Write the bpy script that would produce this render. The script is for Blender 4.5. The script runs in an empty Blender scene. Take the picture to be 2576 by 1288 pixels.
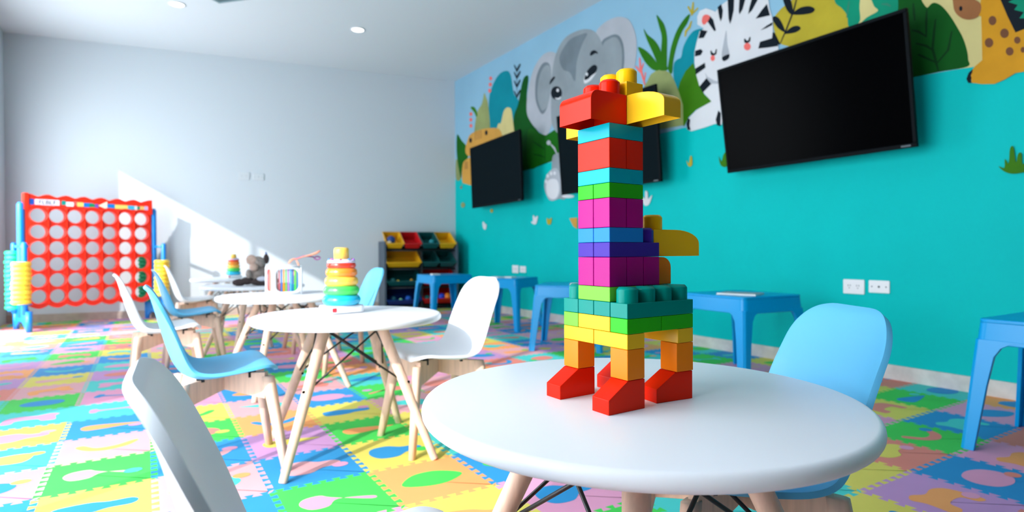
import bpy, bmesh, math, random
from mathutils import Vector, Matrix
random.seed(7)
PI = math.pi
COL = bpy.context.scene.collection
scene = bpy.context.scene

# ---------------------------------------------------------------- camera model (image taken as 2576 x 1288)
F, YAW, PIT, ROLL, CH = 1500.0, .5516, -.0085, .0042, .683
XR, YB, HC, BA = 3.3472, 6.8004, 2.8253, -.1584      # right wall, back corner, ceiling, back wall angle
XL = -1.153
T = .467                                               # table height


def cam_axes():
    cy, sy = math.cos(YAW), math.sin(YAW)
    f = Vector((sy * math.cos(PIT), cy * math.cos(PIT), math.sin(PIT)))
    r = Vector((cy, -sy, 0))
    d = f.cross(r)
    c, s = math.cos(ROLL), math.sin(ROLL)
    return c * r + s * d, -s * r + c * d, f


CR, CD, CF = cam_axes()


def ray(x, y):
    return CR * ((x - 1288) / F) + CD * ((y - 644) / F) + CF


def on_x(x, y, X=XR):
    d = ray(x, y)
    return Vector((0, 0, CH)) + d * (X / d.x)


# ---------------------------------------------------------------- materials
MATS = {}


def lin(c):
    c /= 255.0
    return c / 12.92 if c <= .04045 else ((c + .055) / 1.055) ** 2.4


def rgb(r, g, b):
    return (lin(r), lin(g), lin(b), 1)


def mat(name, col, rough=.5, noise=0.0, nscale=20, bump=0.0, bscale=200, spec=.5, metal=0.0, emit=0.0, stretch=None, coat=0.0):
    if name in MATS:
        return MATS[name]
    m = bpy.data.materials.new(name)
    m.use_nodes = True
    nt = m.node_tree
    b = nt.nodes['Principled BSDF']
    c = rgb(*col)
    b.inputs['Base Color'].default_value = c
    b.inputs['Roughness'].default_value = rough
    b.inputs['Metallic'].default_value = metal
    b.inputs['Specular IOR Level'].default_value = spec
    b.inputs['Coat Weight'].default_value = coat
    if emit:
        b.inputs['Emission Color'].default_value = c
        b.inputs['Emission Strength'].default_value = emit
    tc = nt.nodes.new('ShaderNodeTexCoord')
    if noise:
        n = nt.nodes.new('ShaderNodeTexNoise')
        n.inputs['Scale'].default_value = nscale
        n.inputs['Detail'].default_value = 4
        mp = nt.nodes.new('ShaderNodeMapping')
        if stretch:
            mp.inputs['Scale'].default_value = stretch
        nt.links.new(tc.outputs['Object'], mp.inputs['Vector'])
        nt.links.new(mp.outputs['Vector'], n.inputs['Vector'])
        r = nt.nodes.new('ShaderNodeValToRGB')
        lo = tuple(max(0, v * (1 - noise)) for v in c[:3]) + (1,)
        hi = tuple(min(1, v * (1 + noise)) for v in c[:3]) + (1,)
        r.color_ramp.elements[0].position = .3
        r.color_ramp.elements[1].position = .7
        r.color_ramp.elements[0].color = lo
        r.color_ramp.elements[1].color = hi
        nt.links.new(n.outputs['Fac'], r.inputs['Fac'])
        nt.links.new(r.outputs['Color'], b.inputs['Base Color'])
    if bump:
        n2 = nt.nodes.new('ShaderNodeTexNoise')
        n2.inputs['Scale'].default_value = bscale
        bp = nt.nodes.new('ShaderNodeBump')
        bp.inputs['Strength'].default_value = bump
        bp.inputs['Distance'].default_value = .002
        nt.links.new(tc.outputs['Object'], n2.inputs['Vector'])
        nt.links.new(n2.outputs['Fac'], bp.inputs['Height'])
        nt.links.new(bp.outputs['Normal'], b.inputs['Normal'])
    MATS[name] = m
    return m


M_WALL = mat('wall_paint', (198, 206, 212), .85, bump=.08, bscale=350, spec=.2)
M_CEIL = mat('ceiling_paint', (210, 218, 223), .9, spec=.2)
M_TEAL = mat('teal_paint', (0, 188, 186), .55, noise=.03, nscale=3, bump=.08, bscale=350, spec=.08)
M_SKY = mat('sky_paint', (140, 184, 208), .6, noise=.04, nscale=2, bump=.08, bscale=350, spec=.12)
M_STONE = mat('travertine', (205, 200, 195), .5, noise=.14, nscale=14, spec=.4)
M_WHITE = mat('white_plastic', (232, 235, 240), .35, bump=.03, bscale=500)
M_CHWHITE = mat('white_shell', (228, 232, 238), .45, bump=.05, bscale=700)
M_CHBLUE = mat('blue_shell', (92, 182, 226), .45, bump=.05, bscale=700)
M_TOP = mat('white_laminate', (238, 238, 244), .38, bump=.02, bscale=600)
M_WOOD = mat('beech_wood', (224, 188, 165), .5, noise=.12, nscale=9, stretch=(9, 9, .8), bump=.04, bscale=60)
M_BLACK = mat('black_metal', (18, 20, 24), .45)
M_STOOL = mat('blue_plastic', (0, 150, 216), .3, spec=.3, bump=.02, bscale=300)
M_PAPER = mat('paper', (240, 238, 232), .8)
M_PRINT = mat('printed_paper', (150, 165, 170), .8, noise=.3, nscale=60)


# ---------------------------------------------------------------- mesh helpers
def tag(o, label=None, cat=None, group=None, kind=None):
    if label:
        o['label'] = label
    if cat:
        o['category'] = cat
    if group:
        o['group'] = group
    if kind:
        o['kind'] = kind
    return o


def empty(name, loc=(0, 0, 0), rz=0):
    o = bpy.data.objects.new(name, None)
    COL.objects.link(o)
    o.location = loc
    o.rotation_euler = (0, 0, rz)
    o.empty_display_size = .05
    return o


def link(name, bm, m, parent=None, smooth=False, mods=None):
    me = bpy.data.meshes.new(name)
    bmesh.ops.recalc_face_normals(bm, faces=bm.faces)
    bm.to_mesh(me)
    bm.free()
    for x in (m if isinstance(m, (list, tuple)) else [m]):
        me.materials.append(x)
    if smooth:
        for p in me.polygons:
            p.use_smooth = True
    o = bpy.data.objects.new(name, me)
    COL.objects.link(o)
    if parent is not None:
        o.parent = parent
    return o


def bev(o, w=.002, seg=2):
    md = o.modifiers.new('bevel', 'BEVEL')
    md.width = w
    md.segments = seg
    md.limit_method = 'ANGLE'
    md.angle_limit = .6
    for p in o.data.polygons:
        p.use_smooth = True
    md.harden_normals = True
    return o


def add_box(bm, lo, hi, mtx=None, mi=0):
    vs = [bm.verts.new((x, y, z)) for x in (lo[0], hi[0]) for y in (lo[1], hi[1]) for z in (lo[2], hi[2])]
    if mtx:
        for v in vs:
            v.co = mtx @ v.co
    for f in ((0, 1, 3, 2), (4, 6, 7, 5), (0, 4, 5, 1), (2, 3, 7, 6), (0, 2, 6, 4), (1, 5, 7, 3)):
        fc = bm.faces.new([vs[i] for i in f])
        fc.material_index = mi
    return vs


def add_lathe(bm, prof, c=(0, 0, 0), n=32, mtx=None, mi=0):
    """prof: list of (radius, z); closed at the ends where radius is 0"""
    rings = []
    for r, z in prof:
        if r < 1e-6:
            v = bm.verts.new((c[0], c[1], c[2] + z))
            rings.append([v])
        else:
            rings.append([bm.verts.new((c[0] + r * math.cos(2 * PI * k / n), c[1] + r * math.sin(2 * PI * k / n), c[2] + z)) for k in range(n)])
    if mtx:
        for rg in rings:
            for v in rg:
                v.co = mtx @ v.co
    for a, b in zip(rings[:-1], rings[1:]):
        for k in range(n):
            k2 = (k + 1) % n
            if len(a) == 1 and len(b) == 1:
                continue
            if len(a) == 1:
                f = bm.faces.new((a[0], b[k], b[k2]))
            elif len(b) == 1:
                f = bm.faces.new((a[k], a[k2], b[0]))
            else:
                f = bm.faces.new((a[k], a[k2], b[k2], b[k]))
            f.material_index = mi


def add_tube(bm, pts, rad, n=10, cap=True, squash=None, mi=0):
    """rad: number or one per point"""
    pts = [Vector(p) for p in pts]
    rs = rad if isinstance(rad, (list, tuple)) else [rad] * len(pts)
    rings = []
    up = None
    for i, p in enumerate(pts):
        d = (pts[min(i + 1, len(pts) - 1)] - pts[max(i - 1, 0)]).normalized()
        if up is None:
            up = Vector((0, 0, 1)) if abs(d.z) < .9 else Vector((1, 0, 0))
        s = d.cross(up).normalized()
        up = s.cross(d).normalized()
        q = squash or 1
        rings.append([bm.verts.new(p + (s * math.cos(2 * PI * k / n) + up * q * math.sin(2 * PI * k / n)) * rs[i]) for k in range(n)])
    for a, b in zip(rings[:-1], rings[1:]):
        for k in range(n):
            f = bm.faces.new((a[k], a[(k + 1) % n], b[(k + 1) % n], b[k]))
            f.material_index = mi
    if cap:
        for rg in (rings[0][::-1], rings[-1]):
            f = bm.faces.new(rg)
            f.material_index = mi


def add_ball(bm, c, r, seg=16, ring=10, sc=(1, 1, 1), mi=0):
    prof = [(max(0, r * math.sin(PI * k / ring)), -r * math.cos(PI * k / ring)) for k in range(ring + 1)]
    prof[0] = (0, -r)
    prof[-1] = (0, r)
    mtx = Matrix.Translation(c) @ Matrix.Diagonal((sc[0], sc[1], sc[2], 1))
    add_lathe(bm, prof, n=seg, mtx=mtx, mi=mi)


def add_prism(bm, poly, z0, z1, mtx=None, mi=0):
    """closed 2-D polygon extruded along z"""
    a = [bm.verts.new((p[0], p[1], z0)) for p in poly]
    b = [bm.verts.new((p[0], p[1], z1)) for p in poly]
    if mtx:
        for v in a + b:
            v.co = mtx @ v.co
    n = len(poly)
    fs = [bm.faces.new(a[::-1]), bm.faces.new(b)]
    for k in range(n):
        fs.append(bm.faces.new((a[k], a[(k + 1) % n], b[(k + 1) % n], b[k])))
    for f in fs:
        f.material_index = mi


def rrect(w, h, r, n=5):
    """rounded rectangle centred on the origin"""
    out = []
    for cx, cy, a0 in ((w / 2 - r, h / 2 - r, 0), (-w / 2 + r, h / 2 - r, PI / 2), (-w / 2 + r, -h / 2 + r, PI), (w / 2 - r, -h / 2 + r, 1.5 * PI)):
        for k in range(n + 1):
            a = a0 + PI / 2 * k / n
            out.append((cx + r * math.cos(a), cy + r * math.sin(a)))
    return out


def copy_tree(o, parent=None):
    c = o.copy()
    COL.objects.link(c)
    if parent is not None:
        c.parent = parent
    for ch in list(o.children):
        copy_tree(ch, c)
    return c


def smooth_closed(pts, sub=5):
    n = len(pts)
    out = []
    for i in range(n):
        p0, p1, p2, p3 = (Vector(pts[(i + k) % n]) for k in (-1, 0, 1, 2))
        for s in range(sub):
            t = s / sub
            out.append(.5 * ((2 * p1) + (p2 - p0) * t + (2 * p0 - 5 * p1 + 4 * p2 - p3) * t * t + (3 * p1 - p0 - 3 * p2 + p3) * t ** 3))
    return out


# ================================================================ ROOM
TANB = math.tan(BA)
back_y = lambda x: YB + (x - XR) * TANB


def slab(name, lo, hi, m):
    bm = bmesh.new()
    add_box(bm, lo, hi)
    return tag(link(name, bm, m), kind='structure')


c_o = slab('ceiling', (XL - .1, -2.6, HC), (XR + .1, 7.75, HC + .1), M_CEIL)
c_o['label'] = 'plain white ceiling with recessed downlights'
# back wall: angled box
bm = bmesh.new()
add_box(bm, (-5, 0, -.05), (.15, .1, HC + .02), Matrix.Translation((XR, YB, 0)) @ Matrix.Rotation(BA, 4, 'Z'))
tag(link('wall_back', bm, M_WALL), 'white back wall crossed by a diagonal edge of sunlight', kind='structure')
slab('wall_front', (XL - .1, -2.7, -.05), (XR + .1, -2.6, HC + .02), mat('taupe_paint', (96, 90, 88), .8))
# left wall with two tall window openings
NJ0, NJ1, FJ0, FJ1, HEAD = .15, 2.79, 4.95, 6.88, 2.158
bm = bmesh.new()
for a, b in ((-2.7, NJ0), (NJ1, FJ0), (FJ1, 7.75)):
    add_box(bm, (XL - .06, a, -.05), (XL, b, HC + .02))
for a, b in ((NJ0, NJ1), (FJ0, FJ1)):
    add_box(bm, (XL - .06, a, HEAD), (XL, b, HC + .02))
tag(link('wall_left', bm, M_WALL), 'white left wall seen as a sliver at the edge', kind='structure')
M_ALU = mat('white_aluminium', (225, 228, 230), .4)
for n_, (a, b) in enumerate(((NJ0, NJ1), (FJ0, FJ1))):
    bm = bmesh.new()
    for y in (a + .02, (a + b) / 2, b - .02):
        add_box(bm, (XL - .05, y - .02, 0), (XL - .01, y + .02, HEAD))
    add_box(bm, (XL - .05, a, 0), (XL - .01, b, .04))
    add_box(bm, (XL - .05, a, HEAD - .04), (XL - .01, b, HEAD))
    tag(link('window_%d' % (n_ + 1), bm, M_ALU), 'white sliding window frame in the left wall', kind='structure')
# baseboards
bm = bmesh.new()
add_box(bm, (XR - .012, -2.6, 0), (XR, YB, .076))
tag(link('baseboard_right', bm, M_STONE), 'pale stone baseboard below the teal wall', kind='structure')
bm = bmesh.new()
add_box(bm, (-4.62, -.014, 0), (-.012, 0, .076), Matrix.Translation((XR, YB, 0)) @ Matrix.Rotation(BA, 4, 'Z'))
tag(link('baseboard_back', bm, mat('brown_stone', (176, 160, 148), .5, noise=.15, nscale=12)), 'brownish stone baseboard along the white wall', kind='structure')

# ---------------------------------------------------------------- right wall with its mural
bm = bmesh.new()
add_box(bm, (XR, -2.7, -.05), (XR + .1, YB + .1, HC + .02))
wall_r = tag(link('wall_right', bm, M_TEAL), 'teal wall painted with a jungle animal mural', kind='structure')
CROP = {'A': (1130, 0, .43478), 'B': (1700, 0, .43475), 'C': (1140, 150, .25621), 'D': (1320, 20, .15528), 'E': (1590, 0, .26391), 'F': (1900, 0, .26242), 'P': (0, 0, 1), 'G': (1150, 430, .13197)}
PAINT = {}


def paint(n, c, **k):
    return mat('paint_' + n, c, .6, noise=k.get('noise', .06), nscale=k.get('ns', 5), bump=.06, bscale=350, spec=.12)


class Mural:
    depth = 0

    def __init__(self, name, label):
        self.name, self.label, self.bm, self.mats = name, label, bmesh.new(), []

    def mi(self, m):
        if m not in self.mats:
            self.mats.append(m)
        return self.mats.index(m)

    def raw(self, w, m):
        Mural.depth += 1
        e = .0005 + Mural.depth * .00005
        f = self.bm.faces.new([self.bm.verts.new((XR - e, y, z)) for y, z in w])
        f.material_index = self.mi(m)

    def world(self, crop, pts):
        ox, oy, s = CROP[crop]
        return [(lambda q: (q.y, q.z))(on_x(ox + p[0] * s, oy + p[1] * s)) for p in pts]

    def poly(self, crop, pts, m, smooth=True):
        w = self.world(crop, pts)
        if smooth:
            w = [(v[0], v[1]) for v in smooth_closed([(a, b, 0) for a, b in w], 5)]
        w = [(y, min(z, HC - .001)) for y, z in w]
        self.raw(w, m)

    def oval(self, crop, c, rx, ry, m, n=20):
        self.poly(crop, [(c[0] + rx * math.cos(2 * PI * k / n), c[1] + ry * math.sin(2 * PI * k / n)) for k in range(n)], m, False)

    def stroke(self, crop, pts, wd, m):
        w = [Vector(p) for p in self.world(crop, pts)]
        ys = []
        for i, p in enumerate(w):
            d = (w[min(i + 1, len(w) - 1)] - w[max(i - 1, 0)])
            d = Vector((-d.y, d.x)).normalized() * wd * (1 if 0 < i < len(w) - 1 else .55)
            ys.append((p + d, p - d))
        ol = [a for a, b in ys] + [b for a, b in reversed(ys)]
        self.raw([(p.x, min(p.y, HC - .001)) for p in ol], m)

    def done(self):
        o = link(self.name, self.bm, self.mats, wall_r)
        if self.label:
            o['label'] = self.label
        return o


GREY, DGREY, LGREY = paint('grey', (140, 150, 156), noise=.1), paint('dark_grey', (112, 124, 132), noise=.12), paint('light_grey', (172, 176, 184))
INK = paint('ink', (12, 22, 32), noise=0)
ZWH = paint('zebra_white', (216, 216, 220), noise=.03)
CORAL = paint('coral', (236, 110, 104))
OLIVE, CREAM = paint('olive', (182, 164, 48), noise=.12), paint('cream', (208, 194, 132))
DGREEN, GREEN, JADE = paint('deep_green', (4, 80, 20), noise=.12), paint('leaf_green', (56, 116, 8), noise=.1), paint('jade', (8, 138, 106), noise=.1)
TURQ, KHAKI = paint('turquoise', (0, 134, 150), noise=.08), paint('khaki', (144, 154, 98), noise=.14)
TAN, GOLD, BROWN, SPOT = paint('tan', (208, 154, 70)), paint('gold', (202, 142, 30), noise=.14), paint('muzzle', (150, 98, 60), noise=.12), paint('spot', (112, 72, 48), noise=.15)
VEIN = paint('vein', (2, 54, 18), noise=0)
GROUND = paint('ground', (4, 184, 184), noise=0)

# sky band above the teal ground (follows the wavy horizon of the painting)
sk = Mural('painted_sky', 'pale blue painted sky above the teal ground')
line = sk.world('P', [(1146, 452), (1335, 421), (1386, 408), (1717, 322), (1800, 311), (2313, 191), (2435, 170), (2576, 150)])
line += [(-2.6, line[-1][1] + .02)]
line[0] = (YB, line[0][1])
sk.raw(line + [(-2.6, HC), (YB, HC)], M_SKY)
sk.done()

fo = Mural('painted_foliage', 'painted leaves and rounded hills of the mural')
fo.poly('B', [(1050, -260), (1040, 120), (1400, 430), (1690, 392), (2080, 335), (2200, -60), (2200, -260)], CREAM, False)
fo.poly('B', [(565, 120), (600, 60), (660, 10), (720, -40), (850, -40), (930, 10), (980, 70), (1002, 130), (1000, 230), (820, 280), (620, 260), (580, 210)], OLIVE)
fo.poly('F', [(765, 20), (830, 80), (880, 150), (900, 260), (1000, 210), (1000, 80), (985, -120), (770, -120)], JADE)
fo.poly('F', [(1105, -120), (1110, -20), (1140, 60), (1175, 105), (1060, 175), (1000, 260), (1250, 200), (1380, 120), (1420, -120)], JADE)
fo.poly('F', [(1330, 420), (1370, 80), (1380, -120), (1560, -40), (1610, 30), (1648, 72), (1690, 35), (1730, 28), (1790, 60), (1860, 140), (1930, 250), (1990, 360), (2030, 480), (2042, 570), (2032, 640), (1760, 690), (1540, 735), (1400, 750)], DGREEN)
for st in ([(1755, 680), (1735, 600), (1700, 470), (1715, 300), (1730, 180)], [(1735, 600), (1600, 540), (1560, 520)], [(1740, 610), (1850, 480), (1885, 300)], [(1700, 480), (1640, 440), (1540, 415)], [(1640, 360), (1640, 200), (1645, 90)], [(1640, 350), (1560, 300), (1500, 290)], [(1530, 200), (1520, 100), (1515, 30)]):
    fo.stroke('F', st, .006, VEIN)
for st in ([(880, 170), (890, 80), (900, 10)], [(1300, 60), (1260, 40), (1210, 40)]):
    fo.stroke('F', st, .006, mat('paint_jade_vein', (14, 120, 92), .6))
# dark sprig on the olive hill
fo.stroke('F', [(240, 420), (300, 280), (370, 100), (410, -60)], .006, INK)
for lf in ([(255, -60), (340, 0), (362, 140), (300, 90)], [(355, 135), (430, 75), (520, 60), (572, 88), (540, 125), (440, 142)], [(165, 185), (190, 155), (240, 190), (288, 305), (220, 270)], [(280, 320), (350, 260), (410, 248), (437, 275), (390, 310), (310, 325)], [(168, 350), (180, 308), (220, 380), (240, 430), (190, 400)]):
    fo.poly('F', lf, INK)
# left end of the wall
fo.poly('A', [(232, 900), (230, 600), (250, 500), (290, 430), (335, 410), (358, 440), (375, 540), (405, 592), (400, 700), (370, 880)], TURQ)
fo.poly('A', [(380, 960), (372, 700), (400, 600), (422, 480), (442, 440), (460, 450), (450, 560), (460, 660), (500, 740), (560, 790), (660, 730), (660, 900), (590, 935), (440, 985)], DGREEN)
fo.poly('C', [(740, 690), (900, 740), (1030, 690), (1030, 960), (900, 1010), (740, 1060)], paint('mid_green', (18, 96, 14), noise=.12))
for st in ([(905, 1000), (900, 860), (890, 740)], [(900, 880), (840, 840), (780, 800)], [(900, 960), (850, 940), (790, 930)], [(540, 880), (600, 700), (620, 500)]):
    fo.stroke('C', st, .006, VEIN)
fo.poly('A', [(262, 860), (268, 780), (284, 718), (300, 710), (318, 640), (345, 622), (365, 660), (372, 860)], CREAM)
fo.poly('A', [(150, 800), (160, 660), (190, 600), (203, 540), (213, 560), (228, 620), (232, 800)], KHAKI)
fo.poly('C', [(28, 985), (60, 1030), (75, 1168), (30, 1172)], KHAKI)
fo.poly('C', [(42, 735), (85, 795), (130, 850), (152, 930), (130, 1000), (92, 1060), (80, 1165), (62, 1100), (42, 980), (34, 850)], paint('mid_green', (18, 96, 14)))
fo.stroke('C', [(630, 60), (626, 220), (632, 385)], .005, INK)
for y in (95, 165, 250, 350):
    fo.poly('C', [(626, y), (604, y - 45), (600, y - 30), (626, y + 28)], INK)
    fo.poly('C', [(628, y), (655, y - 55), (662, y - 35), (628, y + 28)], INK)
for x, y in ((370, 185), (366, 245), (360, 305), (176, 535), (175, 590), (176, 650)):
    fo.oval('C', (x, y), 15, 20, CORAL, 10)
fo.poly('C', [(172, 470), (205, 465), (230, 500), (240, 545), (228, 560), (210, 520)], GREEN)
# plants left of the zebra
fo.poly('E', [(690, 275), (600, 290), (540, 350), (490, 450), (470, 545), (430, 570), (398, 620), (400, 760), (440, 880), (520, 800), (620, 640), (630, 500), (660, 330)], TURQ)
fo.poly('E', [(585, 600), (510, 680), (460, 780), (438, 860), (470, 960), (480, 1190), (500, 1205), (540, 1120), (610, 1050), (765, 965), (690, 900), (640, 800), (612, 680)], GREEN, False)
fo.poly('E', [(60, 1235), (80, 900), (150, 770), (180, 710), (240, 668), (310, 665), (370, 700), (410, 780), (450, 880), (488, 1000), (492, 1195), (300, 1228)], KHAKI, False)
SPIKE = paint('spike_green', (42, 110, 14), noise=.1)
for lf in ([(60, 450), (130, 480), (210, 560), (265, 640), (250, 672), (200, 665), (140, 610), (90, 530)], [(113, 276), (150, 330), (220, 390), (270, 470), (300, 580), (340, 640), (330, 672), (260, 665), (240, 600), (190, 480), (140, 370)], [(235, 146), (270, 180), (310, 240), (335, 350), (335, 500), (330, 650), (280, 640), (280, 480), (285, 350), (260, 250)], [(555, 135), (500, 180), (430, 290), (380, 430), (355, 560), (345, 660), (382, 700), (395, 580), (430, 430), (480, 300), (530, 220)]):
    fo.poly('E', lf, SPIKE)
for st in ([(585, 20), (578, 100), (572, 150)], [(535, 62), (572, 130)], [(632, 76), (578, 132)], [(570, 200), (550, 260), (515, 300), (508, 350)]):
    fo.stroke('E', st, .012, OLIVE)
for st in ([(75, 550), (82, 650), (125, 810)], [(38, 632), (84, 690)], [(112, 600), (92, 670)], [(132, 690), (118, 770)]):
    fo.stroke('E', st, .012, CORAL)
fo.done()

el = Mural('painted_elephant', 'grey elephant painted in the mural')
el.poly('A', [(450, 640), (458, 520), (490, 400), (540, 322), (590, 300), (630, 325), (645, 420), (620, 560), (600, 700), (565, 782), (510, 750), (470, 700)], LGREY)
el.poly('A', [(500, 560), (505, 450), (540, 370), (582, 372), (592, 470), (575, 600), (545, 660), (518, 630)], DGREY)
el.poly('A', [(512, 560), (520, 460), (548, 390), (582, 385), (592, 480), (575, 600), (545, 640), (528, 620)], GREY)
el.poly('A', [(850, 195), (890, 140), (950, 105), (1000, 99), (1045, 120), (1080, 200), (1086, 300), (1070, 400), (1020, 480), (900, 500), (870, 300)], LGREY)
el.poly('A', [(880, 260), (930, 208), (982, 205), (1012, 270), (1012, 390), (985, 450), (910, 430)], DGREY)
el.poly('A', [(890, 270), (930, 225), (972, 220), (1000, 280), (1000, 390), (975, 440), (910, 420)], GREY)
el.poly('A', [(598, 420), (622, 305), (670, 222), (740, 180), (800, 169), (850, 190), (885, 250), (905, 350), (905, 480), (870, 620), (760, 800), (680, 800), (600, 730), (592, 560)], GREY)
el.poly('A', [(640, 330), (690, 240), (750, 205), (800, 195), (770, 260), (740, 360), (730, 470), (700, 420), (660, 400)], DGREY)
el.oval('C', (1017, 328), 55, 66, INK)
el.oval('C', (1032, 372), 30, 20, ZWH, 12)
el.oval('C', (1025, 362), 30, 16, INK, 12)
el.oval('C', (1030, 302), 13, 17, ZWH, 12)
el.poly('C', [(950, 245), (958, 205), (990, 168), (1004, 178), (975, 220)], INK)
el.poly('D', [(962, 1180), (975, 1100), (1010, 1030), (1080, 950), (1140, 922), (1182, 960), (1160, 1050), (1095, 1150), (1040, 1200), (980, 1225)], ZWH)
el.poly('D', [(975, 1165), (985, 1090), (1015, 1025), (1080, 950), (1140, 922), (1182, 960), (1160, 1040), (1085, 1100), (1035, 1150)], INK)
el.oval('D', (1012, 1075), 20, 28, ZWH, 12)
el.poly('D', [(1062, 760), (1080, 710), (1130, 685), (1180, 712), (1190, 745), (1150, 735), (1085, 775)], INK)
el.poly('A', [(596, 985), (600, 910), (622, 890), (660, 900), (680, 1130), (640, 1150), (600, 1140)], GREY)
el.poly('A', [(553, 1085), (562, 1025), (590, 985), (625, 975), (645, 1030), (645, 1110), (620, 1155), (580, 1155)], LGREY)
el.poly('A', [(563, 1085), (570, 1050), (598, 1035), (628, 1045), (638, 1095), (625, 1140), (598, 1152), (572, 1130)], ZWH)
for x, y in ((562, 1050), (572, 1018), (592, 1004), (612, 1002)):
    el.oval('A', (x, y), 8, 11, ZWH, 10)
el.oval('A', (690, 1136), 36, 10, ZWH, 14)
el.oval('A', (578, 826), 12, 14, LGREY, 12)
el.stroke('A', [(590, 835), (612, 860), (625, 890)], .012, LGREY)
el.done()

tg = Mural('painted_tiger', 'orange striped tiger painted behind the far screen')
tg.poly('A', [(108, 900), (112, 800), (150, 762), (232, 742), (300, 760), (300, 900)], TAN)
for x in (152, 163, 174, 185):
    tg.stroke('A', [(x, 760 - (x - 152) * .25), (x + 2, 812 - (x - 152) * .3)], .011, SPOT)
tg.oval('A', (126, 812), 8, 15, INK, 12)
tg.oval('A', (217, 768), 8, 15, INK, 12)
tg.poly('C', [(92, 1190), (94, 1050), (120, 990), (200, 975), (220, 1215), (120, 1218)], TAN)
for x in (122, 134, 146):
    tg.stroke('C', [(x, 1000), (x - 2, 1075)], .012, SPOT)
tg.stroke('C', [(95, 1215), (88, 1240)], .008, KHAKI)
tg.oval('C', (82, 1255), 9, 14, BROWN, 10)
tg.done()

zb = Mural('painted_zebra', 'sleeping white and black zebra painted in the mural')
zb.poly('E', [(628, 235), (626, 160), (650, 105), (710, 80), (770, 100), (800, 115), (835, 65), (910, 10), (1000, -40), (1300, -40), (1315, 80), (1345, 180), (1348, 360), (1400, 430), (1400, 560), (900, 760), (860, 1190), (800, 1180), (700, 1215), (570, 1252), (530, 1235), (528, 1160), (560, 1110), (620, 1050), (762, 968), (700, 900), (650, 830), (618, 720), (600, 600), (600, 500), (622, 400), (650, 300), (690, 272)], ZWH, False)
for p in ([(820, 70), (855, 40), (872, 100), (865, 170), (850, 208), (835, 160)], [(915, -20), (980, -20), (975, 100), (955, 190), (940, 232), (925, 180)], [(1030, -20), (1090, -20), (1060, 90), (1030, 140), (1022, 110)], [(1150, -20), (1215, -20), (1150, 100), (1112, 138), (1122, 80)], [(1183, 180), (1240, 100), (1290, 38), (1322, 148)], [(1228, 292), (1290, 245), (1345, 213), (1342, 240), (1290, 268)], [(1208, 465), (1225, 400), (1340, 365), (1345, 310), (1372, 330), (1400, 440), (1300, 455)], [(720, 200), (750, 155), (780, 190), (806, 290), (790, 300)], [(638, 368), (660, 285), (725, 297), (690, 362)], [(604, 540), (607, 485), (660, 468), (682, 490), (660, 527)], [(612, 714), (608, 655), (700, 598), (706, 646)], [(680, 884), (648, 826), (725, 733), (792, 770)], [(523, 1180), (540, 1128), (560, 1140), (553, 1200), (566, 1242), (535, 1238)], [(803, 1140), (828, 1052), (852, 1080), (848, 1205), (815, 1195)]):
    zb.poly('E', p, INK, False)
zb.poly('E', [(670, 205), (682, 155), (715, 140), (748, 160), (720, 215), (688, 238)], CORAL)
zb.poly('E', [(905, 290), (880, 400), (862, 545), (932, 530), (915, 420)], LGREY)
zb.poly('E', [(700, 690), (725, 733), (792, 770), (830, 775), (830, 800), (760, 800), (715, 745)], LGREY, False)
zb.stroke('E', [(757, 485), (764, 512), (784, 524), (802, 512), (811, 470)], .009, INK)
zb.stroke('E', [(1078, 372), (1086, 397), (1106, 403), (1124, 390), (1130, 355)], .009, INK)
zb.oval('E', (775, 556), 21, 28, CORAL)
zb.oval('E', (1105, 446), 33, 36, CORAL)
zb.poly('E', [(865, 548), (932, 518), (926, 560), (880, 584)], INK)
zb.done()

gf = Mural('painted_giraffe', 'yellow spotted giraffe painted in the mural')
gf.poly('F', [(2330, -60), (2420, 150), (2500, 318), (2640, 275), (2800, 200), (2800, -60)], INK, False)
gf.poly('F', [(2430, 22), (2480, 0), (2640, -40), (2800, 0), (2800, 200), (2620, 180), (2538, 178), (2580, 120), (2488, 97), (2522, 50)], JADE, False)
gf.poly('F', [(2170, -60), (2330, -60), (2420, 150), (2500, 315), (2576, 285), (2800, 220), (2800, 650), (2576, 690), (2500, 702), (2400, 762), (2300, 806), (2180, 808), (2080, 795), (2072, 690), (2110, 640), (2182, 578), (2176, 300), (2172, 160), (2140, 150), (2165, 60)], GOLD, False)
gf.poly('F', [(1912, -60), (1905, 60), (1930, 130), (1990, 178), (2060, 190), (2130, 168), (2168, 110), (2166, 40), (2100, -10), (2060, -60)], BROWN)
for x, y, a, b in ((2280, 200, 38, 45), (2395, 322, 42, 46), (2247, 412, 41, 46), (2518, 388, 31, 34), (2445, 495, 38, 41), (2572, 480, 22, 28)):
    gf.oval('F', (x, y), a, b, SPOT)
gf.oval('F', (1977, 85), 16, 24, INK)
gf.poly('F', [(2092, 662), (2052, 700), (2030, 760), (2048, 797), (2082, 797), (2070, 775), (2080, 750), (2070, 725), (2086, 700)], INK, False)
gf.done()

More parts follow.
